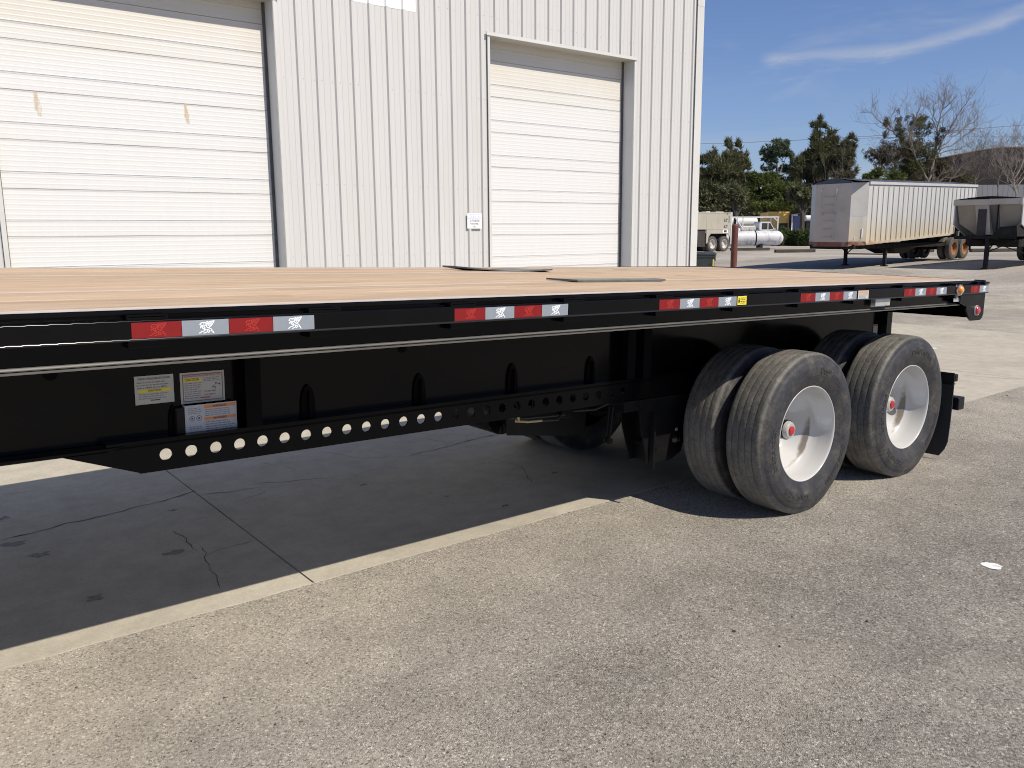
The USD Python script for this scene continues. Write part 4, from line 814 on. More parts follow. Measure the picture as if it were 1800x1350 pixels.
# mud flaps
for y0, y1, lab in ((.02, .60, None), (WID - .60, WID - .02, None)):
    n = 12; zz = np.linspace(-.66, -1.29, n); mb = MB(); xo = 5.745 + .012 * np.sin(np.linspace(0, 3, n)) - .02 * np.linspace(0, 1, n) ** 2
    for th_ in (0, .009):
        pass
    out = []
    for i in range(n):
        r = .05 if i == n - 1 else (.015 if i == n - 2 else 0)
        out.append([(xo[i], y0 + r, zz[i]), (xo[i], y1 - r, zz[i]), (xo[i] + .009, y1 - r, zz[i]), (xo[i] + .009, y0 + r, zz[i])])
    v = np.array(out).reshape(-1, 3); f = [[4 * i + a, 4 * i + (a + 1) % 4, 4 * i + 4 + (a + 1) % 4, 4 * i + 4 + a] for i in range(n - 1) for a in range(4)] + [[4 * n - 4, 4 * n - 3, 4 * n - 2, 4 * n - 1]]
    obj("mud_flap", MB().add(v, f), M["rubber"], trl)
    obj("flap_bracket", MB().box((5.735, y0 - .005, -.725), (5.744, y1, -.648)).box((5.756, y0 - .005, -.715), (5.80, y1 + .2, -.66), .004).box((5.73, y0 - .004, -.735), (5.765, y0 + .14, -.727)), M["black2"], trl)

# two rubber mats lying on the deck
def mat_on_deck(corners, label, curl):
    A, B, C, D_ = [np.array(q, float) for q in corners]; n, k = 24, 6; V_ = []
    for layer in (.005, -.001):
        for i in range(n):
            for j in range(k):
                s, u = i / (n - 1), j / (k - 1); q = (A * (1 - s) + B * s) * (1 - u) + (D_ * (1 - s) + C * s) * u
                z = float(zd(q[0], q[1])) + .003 + layer + curl * (max(0, (.25 - s) / .25) ** 2 * .5 + .5 * max(0, (s - .8) / .2) ** 2) + .006 * curl / .02 * math.sin(s * 9 + u * 2) * (curl > .015) + (.004 if layer > 0 else 0)
                V_.append(TO + ex * q[0] + ey * q[1] + ez * z)
    N = n * k; f = []
    for i in range(n - 1):
        for j in range(k - 1):
            a = i * k + j; f += [[a, a + k, a + k + 1, a + 1], [N + a + 1, N + a + k + 1, N + a + k, N + a]]
    for i in range(n - 1):
        for j in (0, k - 1): a = i * k + j; f.append([a, a + k, N + a + k, N + a] if j else [a, N + a, N + a + k, a + k])
    for j in range(k - 1):
        for i in (0, n - 1): a = i * k + j; f.append([a, a + 1, N + a + 1, N + a])
    tag(obj("rubber_mat", MB().add(V_, f), M["matrub"], smooth=40), label, "mat", "rubber mats on the wooden deck")
mat_on_deck([(2.52, .70), (3.14, .60), (3.20, .74), (2.46, .90)], "dark flat rubber mat near the middle of the wooden deck", .008)
mat_on_deck([(2.72, 2.0), (3.22, 1.72), (3.35, 1.95), (2.62, 2.22)], "grey curled rubber mat farther back on the wooden deck", .022)

# ------------------------------------------------------------------ the yard beyond: post, cart, parked trailers
GZ = .38
M["rustpost"] = paint("post_red_brown", (.105, .030, .020), .6, .25, 8, bump=.1, bscale=30, dirt_or_shade=(.16, .08, .05), dirt_or_shade_amt=.5, dscale=6)
M["cart"] = paint("cart_plastic", (.040, .052, .054), .5, .1, 5, dirt_or_shade=(.1, .1, .095), dirt_or_shade_amt=.3)
M["yellowpipe"] = paint("yellow_pipe", (.62, .55, .16), .5, .15, 12)
M["galv"] = mat("weathered_aluminium", {"tc": ("texture_coordinate", {}), "s": ("separate_xyz", {}), "mp": ("mapping", {"scale": (3, 3, .25)}), "n": ("noise_texture", {"scale": 1.4, "detail": 6.0, "roughness": .65}), "n2": ("noise_texture", {"scale": 3.0, "detail": 6.0, "roughness": .7}),
    "a": ("math", {"math_type": "multiply_add", "value2": -1.6}), "r": ("map_range", {"range_type": "smoothstep", "from_min": -2.9, "from_max": -1.2, "clamp": True}), "m": ("mix_color", {"a": (.44, .435, .42), "b": (.45, .395, .30), "use_clamp": False}),
    "ra": ("math", {"math_type": "multiply_add", "value2": -1.5}), "rr": ("map_range", {"range_type": "smoothstep", "from_min": -.95, "from_max": -.60, "to_max": .85, "clamp": True}), "m2": ("mix_color", {"b": (.28, .13, .06), "use_clamp": False}),
    "g": ("map_range", {"from_min": .3, "from_max": .7, "to_min": .84, "to_max": 1.12}), "cc": ("combine_color", {}), "m3": ("mix_color", {"blend_type": "multiply", "fac": 1.0, "use_clamp": False}), "p": ("principled_bsdf", {"roughness": .6})},
    [("tc.object", "s.vector"), ("tc.object", "mp.vector"), ("mp.vector", "n.vector"), ("tc.object", "n2.vector"), ("s.z", "a.value1"), ("n.fac", "a.value3"), ("a.value", "r.value"), ("r.result", "m.fac"), ("s.z", "ra.value1"), ("n2.fac", "ra.value3"), ("ra.value", "rr.value"), ("rr.result", "m2.fac"), ("m.result", "m2.a"),
     ("n.fac", "g.value"), ("g.result", "cc.r"), ("g.result", "cc.g"), ("g.result", "cc.b"), ("m2.result", "m3.a"), ("cc.color", "m3.b"), ("m3.result", "p.base_color")])
M["galvfront"] = paint("weathered_front", (.46, .385, .305), .55, .12, 1.2, dirt_or_shade=(.22, .2, .17), dirt_or_shade_amt=.4, dscale=1)
M["galvbright"] = paint("bright_nose_sheet", (.42, .41, .395), .5, .12, 1.5)
M["rustband"] = paint("rusty_band", (.17, .055, .03), .75, .3, 5, dirt_or_shade=(.36, .31, .24), dirt_or_shade_amt=.8, dscale=2.2)
M["tarp"] = paint("dark_tarp", (.055, .055, .065), .55, .3, 2)
M["chassis"] = paint("old_chassis", (.014, .013, .012), .8, .4, 5, spec=.2, dirt_or_shade=(.05, .04, .03), dirt_or_shade_amt=.4, dscale=3)
M["oldtyre"] = paint("old_tyre", (.075, .068, .060), .85, .3, 8)
M["rustrim"] = paint("rusty_rim", (.30, .12, .04), .75, .35, 12, dirt_or_shade=(.45, .25, .12), dirt_or_shade_amt=.5, dscale=6)
M["greyrim"] = paint("grey_rim", (.5, .47, .43), .5, .3, 12)
M["beige"] = paint("beige_panel", (.36, .335, .275), .55, .10, 1.5, dirt_or_shade=(.25, .22, .17), dirt_or_shade_amt=.5, dscale=1.2, stretch=(1, 1, .5))
M["darkbox"] = paint("dark_recess", (.035, .03, .026), .8, .3, 4)
M["tank"] = paint("tank_white_dappled_shade", (.55, .55, .56), .45, .06, 2, dirt_or_shade=(.10, .09, .085), dirt_or_shade_amt=.85, dscale=1.9, stretch=(1, 1, .6))  # dark blotches are dappled foliage shade painted into the white
M["whitep"] = paint("vehicle_white", (.62, .62, .61), .35, .05, 3)
M["glassd"] = mat("dark_glass", {"n": ("noise_texture", {"scale": 2.0}), "r": ("rgb_ramp", {"ramp": [(.3, (.012, .015, .018)), (.7, (.03, .035, .04))]}), "p": ("principled_bsdf", {"roughness": .06, "specular_ior_level": .8})}, [("n.fac", "r.fac"), ("r.color", "p.base_color")])
M["yellowc"] = paint("container_yellow", (.72, .46, .12), .55, .10, 2, dirt_or_shade=(.4, .24, .08), dirt_or_shade_amt=.4)
M["bluec"] = paint("container_blue", (.012, .02, .075), .5, .15, 3)
M["brownwall"] = paint("dark_brown_wall", (.052, .040, .034), .75, .18, .25, dirt_or_shade=(.02, .018, .017), dirt_or_shade_amt=.6, dscale=.12)
M["greywall"] = paint("grey_metal_wall", (.15, .155, .17), .6, .1, .6)
M["timber"] = paint("dark_bar", (.045, .038, .032), .85, .3, 3)

p = at(1290.5, 440, 22); d_ = thing("steel_post", "red brown round steel post standing by the building corner", "post", (p[0], p[1], 0))
obj("pipe", MB().revolve([(0, .084), (1.88, .084), (1.885, .078), (1.92, .05), (1.93, 0)], 28, axis="z"), M["rustpost"], d_, smooth=40)
obj("collar", MB().revolve([(0, .14), (.03, .13), (.035, .084)], 24, axis="z"), M["concrete"], d_)
p = at(1237, 456, 26); d_ = thing("trash_cart", "dark grey green wheeled trash cart beside the building corner", "trash cart", (p[0], p[1], float(gz(p[0], p[1]))), .62)
def frustum(w0, d0, w1, d1, z0, z1):
    v = [(sx * w / 2, sy * d / 2, z) for w, d, z in ((w0, d0, z0), (w1, d1, z1)) for sx, sy in ((-1, -1), (1, -1), (1, 1), (-1, 1))]
    return np.array(v), np.array([[0, 1, 5, 4], [1, 2, 6, 5], [2, 3, 7, 6], [3, 0, 4, 7], [4, 5, 6, 7], [3, 2, 1, 0]])
obj("body", MB().add(*frustum(.44, .56, .56, .70, .05, .98)).box((-.295, -.365, .93), (.295, .365, .985), .01), M["cart"], d_)
obj("lid", MB().box((-.305, -.38, .99), (.305, .38, 1.03), .012).add(*frustum(.6, .74, .40, .5, 1.03, 1.09)), M["cart"], d_)
obj("handle", MB().tube([(-.26, .37, .95), (-.26, .43, 1.0), (.26, .43, 1.0), (.26, .37, .95)], .014, 8).box((-.22, -.375, .80), (-.14, -.34, 1.0)), M["cart"], d_)
for x in (-.25, .25): obj("wheel", MB().revolve([(-.025, .0), (-.025, .12), (.025, .12), (.025, 0)], 20, axis="x", c=(x, .25, .12)), M["oldtyre"], d_)
p = at(1253.8, 462, 25.6); d_ = thing("yellow_pipe_guard", "small bent yellow pipe guard next to the trash cart", "pipe guard", (p[0], p[1], float(gz(p[0], p[1]))), .9)
obj("pipe", MB().tube([(-.05, 0, 0), (-.05, 0, .72), (-.045, 0, .80), (-.02, 0, .84), (.02, 0, .84), (.045, 0, .80), (.05, 0, .72), (.05, 0, 0)], .018, 8), M["yellowpipe"], d_, smooth=40)

def old_wheel(parent, x, y, side, R=.51, w=.27, rim="rustrim"):
    """side: -1 when the outer face looks towards -y."""
    q = part("wheel", parent); c = (x, y, R)
    pr = [(-w * .42, R * .60), (-w * .5, R * .78), (-w * .44, R * .93), (-w * .33, R), (w * .33, R), (w * .44, R * .93), (w * .5, R * .78), (w * .42, R * .60)]
    obj("tyre", MB().revolve(pr, 36, c=c), M["oldtyre"], q, smooth=50)
    pr = [(-w * .42, R * .61), (-w * .45, R * .585), (-w * .30, R * .55), (w * .10, R * .5), (w * .2, R * .42), (w * .15, R * .2), (-w * .05, R * .17), (-w * .05, 0)]
    if side > 0: pr = [(-a, r) for a, r in pr][::-1]
    obj("rim", MB().revolve(pr, 30, c=c), M[rim], q, smooth=40)

# grain trailer
phi = .049; Ng = np.array([31.637, 17.886]); Rg = np.array([[math.cos(phi), -math.sin(phi)], [math.sin(phi), math.cos(phi)]])
og = Ng + Rg @ np.array([-.50, 1.22])
gt = thing("grain_trailer", "weathered silver grain trailer with vertical ribs and rusty lower edge", "trailer", (og[0], og[1], GZ), phi)
zt = lambda x: 3.22 + .019 * x; zb = lambda x: .80 + .042 * x
CH = .455
for i in range(24):
    x0, x1 = .50 + i * .436, .50 + (i + 1) * .436
    for sgn in (-1, 1):
        y = sgn * 1.22; mb = MB(); zl0, zl1 = zb(x0), zb(x1)
        if x0 > 8.35: zl0 = zl1 = 1.56
        v = np.array([(x0 + .012, y, zl0), (x1 - .012, y, zl1), (x1 - .012, y, zt(x1) - .08), (x0 + .012, y, zt(x0) - .08)]); v2 = v - [0, sgn * .03, 0]
        mb.add(np.vstack([v, v2]), [[0, 1, 2, 3], [0, 4, 5, 1], [1, 5, 6, 2], [2, 6, 7, 3], [3, 7, 4, 0]] if sgn < 0 else [[3, 2, 1, 0], [1, 5, 4, 0], [2, 6, 5, 1], [3, 7, 6, 2], [0, 4, 7, 3]])
        xr = x1 - .012; mb.box((xr - .05 if i > 4 else xr - .10, y - .02 + sgn * .015, zl1 + .02), (xr, y + .02 + sgn * .015, zt(x1) - .16))
        obj("side_panel", mb, M["galv"], gt)
obj("top_rail", MB().ext(Polygon([(.5, zt(.5) - .09), (10.99, zt(10.99) - .09), (10.99, zt(10.99) + .02), (.5, zt(.5) + .02)]), .07, XZ(0, -1.20, 0)), M["galvbright"], gt)
obj("top_rail", MB().ext(Polygon([(.5, zt(.5) - .09), (10.99, zt(10.99) - .09), (10.99, zt(10.99) + .02), (.5, zt(.5) + .02)]), .07, XZ(0, 1.27, 0)), M["galvbright"], gt)
obj("bottom_rail", MB().ext(Polygon([(.5, zb(.5) - .04), (8.4, zb(8.4) - .04), (8.4, zb(8.4) + .06), (.5, zb(.5) + .06)]), .03, XZ(0, -1.222, 0)), M["galv"], gt)
fender = Polygon([(8.2, 1.14), (8.4, 1.20), (8.62, 1.50), (8.9, 1.58), (10.6, 1.58), (10.85, 1.45), (11.0, .82), (11.06, .84), (11.02, 1.7), (8.3, 1.7)])
obj("fender", MB().ext(fender, .03, XZ(0, -1.225, 0)), M["galv"], gt)
obj("front_wall", MB().box((0, -1.22 + CH, .88), (.03, 1.22 - CH, zt(0) - .02)), M["galvfront"], gt)
for sgn in (-1, 1):
    a, b = np.array([.0, sgn * (1.22 - CH)]), np.array([.50, sgn * 1.22])
    for z0, z1, mm in ((1.92, 3.22, "galvbright"), (.92, 1.915, "galv")):
        v = [(a[0], a[1], z0), (b[0], b[1], z0), (b[0], b[1], z1), (a[0], a[1], z1)]; obj("nose_panel", MB().add(v, [[0, 1, 2, 3]] if sgn < 0 else [[3, 2, 1, 0]]), M[mm], gt)
    v = [(a[0], a[1], .74), (b[0], b[1], .78), (b[0], b[1], .92), (a[0], a[1], .92)]; v = np.array(v) + [-.004, sgn * .004, 0]; obj("front_band", MB().add(v, [[0, 1, 2, 3]] if sgn < 0 else [[3, 2, 1, 0]]), M["rustband"], gt)
obj("front_band", MB().box((-.01, -1.22 + CH, .72), (.03, 1.22 - CH, .90)), M["rustband"], gt)
obj("registration_plate", MB().box((.145, -.925, 1.0), (.155, -.765, 1.10)), M["plate"], gt)
obj("white_strip", MB().tube([(.36, -1.115, 1.07), (.36, -1.115, 1.42)], .022, 6), M["plate"], gt)
for k, z in enumerate((1.1, 1.42, 1.74, 2.06, 2.38, 2.7)): obj("ladder_rung", MB().tube([(-.02, -.06, z), (-.06, -.06, z), (-.06, .33, z), (-.02, .33, z)], .012, 6), M["galvfront"], gt)
obj("crank_pipe", MB().tube([(-.08, -.14, .98), (-.08, -.14, 2.0), (-.06, -.18, 2.98), (-.02, -.18, 3.0)], .018, 8).revolve([(-.03, .05), (.03, .05)], 12, c=(-.08, -.14, 2.02)), M["galvbright"], gt)
obj("grab_rail", MB().tube([(-.07, .47, 2.2), (-.07, .47, 2.95), (-.02, .47, 3.0)], .016, 8).revolve([(-.03, 0), (-.03, .05), (.03, .05), (.03, 0)], 12, axis="x", c=(-.03, .45, 2.02)), M["galvbright"], gt)
obj("roll_tarp", MB().add(*(lambda yy, xx: grid(xx, yy, lambda X, Y: zt(X) + .02 + .17 * (1 - (np.abs(Y + .02) / 1.22) ** 1.3) + .012 * np.sin(X * 4.4)))(np.linspace(-1.22, 1.22, 13), np.linspace(0.02, 10.97, 60))).ext(Polygon([(-1.22 + CH, zt(0) - .03), (1.22 - CH, zt(0) - .03), (.8, zt(0) + .04), (0, zt(0) + .2), (-.8, zt(0) + .04)]), .01, np.array([[0, 0, 1, .012], [1, 0, 0, 0], [0, 1, 0, 0]], float)), M["tarp"], gt)
obj("rear_wall", MB().box((10.94, -1.19, 1.3), (10.97, 1.19, 3.4)).box((10.95, -1.235, 1.2), (11.02, -1.18, 3.42)), M["rustband"], gt)
obj("floor_frame", MB().box((.1, -.95, .62), (9.0, .95, .80)).box((8.0, -.5, .55), (10.9, .5, 1.5)), M["chassis"], gt)
obj("hopper", MB().add(*frustum(2.4, 2.2, .8, .8, 0, -.0001)) if False else MB().add(np.array(frustum(3.0, 1.9, .9, .9, 0, -.45)[0]) + [5.2, 0, .80], frustum(3, 1.9, .9, .9, 0, -.45)[1]), M["chassis"], gt)
for y in (-.87, .87):
    obj("landing_leg", MB().box((2.9, y - .06, -.10), (3.02, y + .06, .85)).box((2.84, y - .12, -.13), (3.08, y + .12, -.095)), M["chassis"], gt)
    obj("leg_brace", MB().tube([(2.96, y, .32), (3.9, y * .95, .80)], .025, 6).tube([(2.96, y, .45), (2.1, y * .95, .78)], .022, 6), M["chassis"], gt)
obj("leg_brace", MB().tube([(2.96, -.87, .36), (2.96, .87, .36)], .03, 6), M["chassis"], gt)
for x in (9.1, 10.32):
    for y, sd in ((-1.06, -1), (-.72, -1), (.72, 1), (1.06, 1)): old_wheel(gt, x, y, sd)
obj("axle", MB().tube([(9.1, -1, .51), (9.1, 1, .51)], .06, 8).tube([(10.32, -1, .51), (10.32, 1, .51)], .06, 8), M["chassis"], gt)
obj("mud_flap", MB().box((10.95, -1.2, .38), (10.965, -.62, 1.25)), M["rubber"], gt)

# hopper trailer at the right edge of the picture
ht = thing("hopper_trailer", "grey hopper bottom trailer seen from its front at the right edge", "trailer", (33.95, 14.37, GZ), .03)
yz = lambda x: np.array([[0, 0, 1, x], [1, 0, 0, 0], [0, 1, 0, 0]], float)
obj("front_band", MB().ext(sbox(-1.22, 2.28, 1.24, 2.49), .10, yz(-.06)), M["galvfront"], ht)
obj("band_post", MB().box((-.08, -.12, 2.27), (-.06, -.08, 2.50)).box((-.08, -1.21, 2.25), (-.06, -1.16, 2.52)), M["galvbright"], ht)
M["hopf"] = paint("hopper_sheet", (.27, .225, .17), .55, .15, 1.2, dirt_or_shade=(.12, .1, .08), dirt_or_shade_amt=.5, dscale=1.3)
M["hopdark"] = paint("hopper_sheet_dark", (.10, .09, .08), .6, .2, 1.5)
M["hopl"] = paint("hopper_sheet_pale", (.38, .325, .255), .5, .12, 1.2, dirt_or_shade=(.2, .17, .13), dirt_or_shade_amt=.4, dscale=1.3)
def slope(pts, name, mm):   # (y, z, x) triples, one sheet with thickness
    v = np.array([(x, y, z) for y, z, x in pts]); k = len(v); v2 = v + [.02, 0, 0]
    f = [[0, i, i + 1] for i in range(1, k - 1)]; f2 = [[k, k + i + 1, k + i] for i in range(1, k - 1)]
    obj(name, MB().add(np.vstack([v, v2]), f + f2).add(np.vstack([v, v2]), [[i, k + i, k + (i + 1) % k, (i + 1) % k] for i in range(k)]), M[mm], ht)
sx_ = lambda y, z: (y, z, .02 + (2.28 - z) * .30)
slope([sx_(1.12, 2.28), sx_(1.07, 1.58), sx_(.50, 1.16), sx_(.28, 1.12), sx_(.46, 2.28)], "front_sheet", "hopf")
slope([(.46, 2.28, -.01), (.30, 1.16, .05), (-.16, 1.16, .05), (-.04, 2.28, -.01)], "front_plate", "hopl")
obj("ladder_slot", MB().box((-.022, .02, 1.05), (.03, .32, 2.12)), M["darkbox"], ht)
slope([sx_(-.04, 2.28), sx_(-.14, 1.16), sx_(-.40, 1.16), sx_(-.36, 2.28)], "front_sheet", "hopdark")
slope([sx_(-.38, 2.28), sx_(-.42, 1.22), sx_(-.58, 1.22), sx_(-1.10, 1.60), sx_(-1.16, 2.28)], "front_sheet", "hopf")
obj("corner_post", MB().box((-.04, -.40, 1.1), (.02, -.36, 2.28)), M["chassis"], ht)
obj("side_wall", MB().ext(Polygon([(0.02, 1.55), (1.4, 1.0), (8.5, 1.0), (9, 1.6), (9, 2.5), (0, 2.5)]), .04, XZ(0, -1.18, 0)), M["galvbright"], ht)
obj("side_wall", MB().ext(Polygon([(0, 1.55), (1.4, 1.0), (8.5, 1.0), (9, 1.6), (9, 2.5), (0, 2.5)]), .04, XZ(0, 1.22, 0)), M["galvbright"], ht)
obj("roll_tarp", MB().add(*grid(np.linspace(-.05, 9, 30), np.linspace(-1.2, 1.2, 11), lambda X, Y: 2.50 + .10 * (1 - (np.abs(Y) / 1.2) ** 1.5))), M["tarp"], ht)
obj("frame", MB().box((-.2, -.55, .98), (9.0, -.42, 1.14)).box((-.2, .42, .98), (9, .55, 1.14)).box((-.1, -1.1, 1.0), (.0, 1.1, 1.12)).box((.5, -.9, .75), (3, .9, 1.0)), M["chassis"], ht)
obj("nose_plate", MB().ext(Polygon([(-.2, 1.02), (-.6, 1.45), (-1.15, 1.50), (-1.2, 1.1)]), .9, yz(-.25)), M["chassis"], ht)
obj("landing_leg", MB().box((-.12, -.20, -.10), (.0, -.06, 1.0)).box((-.18, -.25, -.13), (.06, -.01, -.095)), M["chassis"], ht)
obj("leg_brace", MB().tube([(-.06, -.13, .50), (-.06, -1.1, .95)], .022, 6), M["chassis"], ht)
obj("leg_brace", MB().tube([(-.02, -.13, .95), (-.02, -1.6, .40)], .02, 6), M["chassis"], ht)
obj("leg_brace", MB().tube([(-.06, -.13, .5), (.9, -.1, 1.0)], .025, 6), M["chassis"], ht)
obj("under_boxes", MB().box((.3, -1.1, .70), (1.6, -.3, 1.0), .03).box((.4, .2, .72), (1.4, .8, .98), .03), M["chassis"], ht)
for x in (7.0, 8.22):
    for y, sd in ((-1.06, -1), (-.72, -1), (.72, 1), (1.06, 1)): old_wheel(ht, x, y, sd)

# beige box trailer at the left of the yard
pr_ = at(1284, 441, 57.5); bt = thing("box_trailer", "dirty beige box trailer with twin wheels parked behind the post", "trailer", (pr_[0], pr_[1], GZ), 0)
body = Polygon([(-12, 1.52), (-2.62, 1.52), (-2.62, .55), (-2.48, .62), (-2.40, 1.0), (-2.15, 1.22), (-.42, 1.22), (-.12, 1.0), (-.03, .55), (0, .55), (0, 2.62), (-12, 2.62)])
obj("body", MB().ext(body, .06, XZ(0, .06, 0)).box((-12, .06, 1.5), (0, 2.4, 2.6)), M["beige"], bt)
obj("panel_seam", MB().box((-12, -.012, 1.50), (0, 0, 1.53)).box((-2.64, -.01, .55), (-2.60, 0, 2.6)).box((-12, -.015, 2.58), (0, 0, 2.64)), M["beige"], bt)
obj("compartment", MB().box((-12, .08, .35), (-2.62, 2.3, 1.5)), M["darkbox"], bt)
obj("rear_post", MB().box((-.05, -.02, .5), (.03, .1, 2.66)), M["whitep"], bt)
obj("frame", MB().box((-12, .7, .6), (-.1, 1.7, 1.2)).box((-2.5, .3, .95), (-.1, 2.2, 1.25)), M["chassis"], bt)
for z in (2.02, 1.60): obj("lettering", text_on(MB(), "62'", .20, (-.85, -.002, z), (1, 0, 0), (0, 0, 1), .01, True), M["ink"], bt)
for a_, b_ in (((-.32, -.012, 1.95), (-.26, 0, 2.42)), ((-.80, -.012, 1.30), (-.50, 0, 1.45)), ((-.55, -.012, 2.5), (-.42, 0, 2.58))): obj("mark", MB().box(a_, b_), M["ink"], bt)
obj("placard", MB().box((-.92, -.008, 1.26), (-.38, -.004, 1.48)), M["plate"], bt)
obj("roof_fitting", MB().box((-3.2, .5, 2.62), (-2.9, .9, 2.74)).box((-2.1, .5, 2.62), (-1.7, .9, 2.72)).box((-1.2, .4, 2.62), (-.4, .8, 2.70)), M["greyrim"], bt)
for x in (-1.93, -.66):
    for y, sd in ((.14, -1), (.48, -1), (1.9, 1), (2.24, 1)): old_wheel(bt, x, y, sd, .52, .28, "greyrim")

# white gas tank lying on its cradle
pe = at(1377, 421, 68); ua = np.array([.80, -.60, 0]); pc = pe - ua * .55
tk = thing("storage_tank", "white horizontal cylindrical gas tank lying before the hedge", "tank", (pc[0], pc[1], GZ), math.atan2(ua[1], ua[0]))
cap = [(.62 * math.sin(a), .60 * math.cos(a)) for a in np.linspace(0, PI / 2, 9)]
prof = [(-6.6 - x, r) for x, r in cap[::-1]] + [(-6.6 + .4 * k, .60) for k in range(1, 16)] + [(-.1 + x, r) for x, r in cap]
obj("shell", MB().revolve(prof, 36, axis="x", c=(0, 0, .80)), M["tank"], tk, smooth=40)
for x in (-5.6, -4.1, -1.9): obj("strap", MB().revolve([(x, .612), (x + .10, .612)], 36, axis="x", c=(0, 0, .80)), M["chassis"], tk)
for x in (-5.2, -1.4): obj("cradle", MB().box((x - .12, -.5, 0), (x + .12, .5, .32)), M["chassis"], tk)
obj("valve_dome", MB().revolve([(1.36, .16), (1.55, .16), (1.6, .1), (1.6, 0)], 16, axis="z", c=(-3.2, 0, 0)), M["whitep"], tk)

# long dark low bars drawn across the yard gravel
for (a, b, dpt, lab) in (((1284, 441), (1352, 440), 60, "long dark timber lying on the gravel before the gas tank"), ((1362, 443.5), (1432, 446), 54, "long dark timber lying on the gravel left of the grain trailer"), ((1560, 446), (1640, 444.5), 52, "dark timber lying on the gravel under the grain trailer"), ((1705, 446), (1800, 446.5), 52, "dark timber lying on the gravel right of the grain trailer")):
    A, B = at(*a, dpt), at(*b, dpt + .5); c = (A + B) / 2; d = B - A; L_ = np.hypot(d[0], d[1]); mb = MB().box((-L_ / 2, -.12, 0), (L_ / 2, .12, .20), .02).box((-L_ / 2 + .4, .13, 0), (L_ / 2 - .9, .32, .14), .02)
    t_ = thing("timber", lab, "timber", (c[0], c[1], GZ - .02), math.atan2(d[1], d[0]), "bars lying in the yard"); obj("beam", mb, M["timber"], t_)

# vehicles and containers far behind, seen over the hedge
def simple_wheel(parent, x, y, R=.42): obj("wheel", MB().revolve([(-.12, 0), (-.12, R * .8), (-.09, R), (.09, R), (.12, R * .8), (.12, 0)], 20, c=(x, y, R)), M["oldtyre"], parent)
pq = at(1345, 402, 83); tr = thing("utility_truck", "white utility truck with a pipe rack seen over the hedge", "truck", (pq[0], pq[1], GZ), -.62)
obj("cab", MB().ext(Polygon([(-.9, .9), (.95, .9), (.95, 1.55), (.55, 1.65), (.15, 2.28), (-.8, 2.28), (-.9, 2.1)]), 1.9, XZ(0, .95, 0)), M["whitep"], tr)
obj("hood", MB().box((.9, -.9, .8), (2.2, .9, 1.52), .08), M["whitep"], tr)
obj("side_window", MB().ext(Polygon([(-.65, 1.55), (-.1, 1.55), (-.1, 2.15), (-.65, 2.15)]), .01, XZ(0, -.955, 0)), M["glassd"], tr)
obj("side_window", MB().ext(Polygon([(0, 1.55), (.5, 1.6), (.16, 2.15), (0, 2.15)]), .01, XZ(0, -.955, 0)), M["glassd"], tr)
obj("bed", MB().box((-4.2, -1, .8), (-.95, 1, 1.1)), M["whitep"], tr)
mb = MB()
for x in (-4.1, -2.6, .9):
    for y in (-1, 1): mb.box((x - .05, y - .05, 1.0), (x + .05, y + .05, 2.75))
for y in (-1, 1): mb.box((-4.2, y - .05, 2.68), (1.0, y + .05, 2.80))
mb.tube([(.9, -1, 2.3), (.4, -1, 2.72)], .05, 6).tube([(-2.6, -1, 1.6), (-3.4, -1, 2.72)], .06, 6)
obj("pipe_rack", mb, M["whitep"], tr)
obj("load", MB().box((-4.0, -.8, 1.1), (-1.2, .8, 1.9), .1), M["greyrim"], tr)
for x in (-3.2, 1.5):
    for y in (-.9, .9): simple_wheel(tr, x, y)
pw = at(1305, 390, 88); t_ = thing("white_tanker", "white tanker body standing left of the utility truck", "tanker", (pw[0], pw[1], GZ), -.6)
obj("body", MB().revolve([(-1.6, 0), (-1.55, .4), (-1.35, .6), (1.35, .6), (1.55, .4), (1.6, 0)], 28, axis="x", c=(0, 0, 2.3)), M["whitep"], t_, smooth=40); obj("frame", MB().box((-2.2, -.6, .6), (2.2, .6, 1.3)), M["chassis"], t_)
for x in (-1.4, 1.4): simple_wheel(t_, x, -.8); simple_wheel(t_, x, .8)
for px0, px1, lab, dark in ((1348, 1365.5, "yellow container with closed doors behind the hedge, left one", False), (1367, 1386, "yellow container with a dark open lower half, right one", True)):
    A, B = at(px0, 392, 90), at(px1, 392, 90); A, B = at(px0, 392, 84.5), at(px1, 392, 84.5); c = (A + B) / 2; d = B - A; L_ = np.hypot(d[0], d[1])
    t_ = thing("container", lab, "container", (c[0], c[1], GZ), math.atan2(d[1], d[0]), "yellow containers behind the hedge")
    obj("body", MB().box((-L_ / 2, 0, .1), (L_ / 2, 2.4, 3.25)), M["yellowc"], t_)
    obj("door", MB().box((-L_ / 2 + .06, -.03, .2), (-.02, 0, 3.0)).box((.02, -.03, .2), (L_ / 2 - .06, 0, 3.0)) if not dark else MB().box((-L_ / 2 + .06, -.03, 2.2), (L_ / 2 - .06, 0, 3.0)), M["yellowc"], t_)
    if dark: obj("opening", MB().box((-L_ / 2 + .10, -.02, .2), (L_ / 2 - .08, -.005, 2.15)), M["darkbox"], t_)
    obj("frame", MB().box((-L_ / 2 - .03, -.05, .0), (-L_ / 2 + .05, .05, 3.3)).box((L_ / 2 - .05, -.05, 0), (L_ / 2 + .03, .05, 3.3)).box((-L_ / 2, -.05, 3.18), (L_ / 2, .05, 3.3)), M["yellowc"], t_)
pb = at(1400, 390, 84); t_ = thing("blue_cabin", "small dark blue cabin with a white corner behind the hedge", "cabin", (pb[0], pb[1], GZ), -.6)
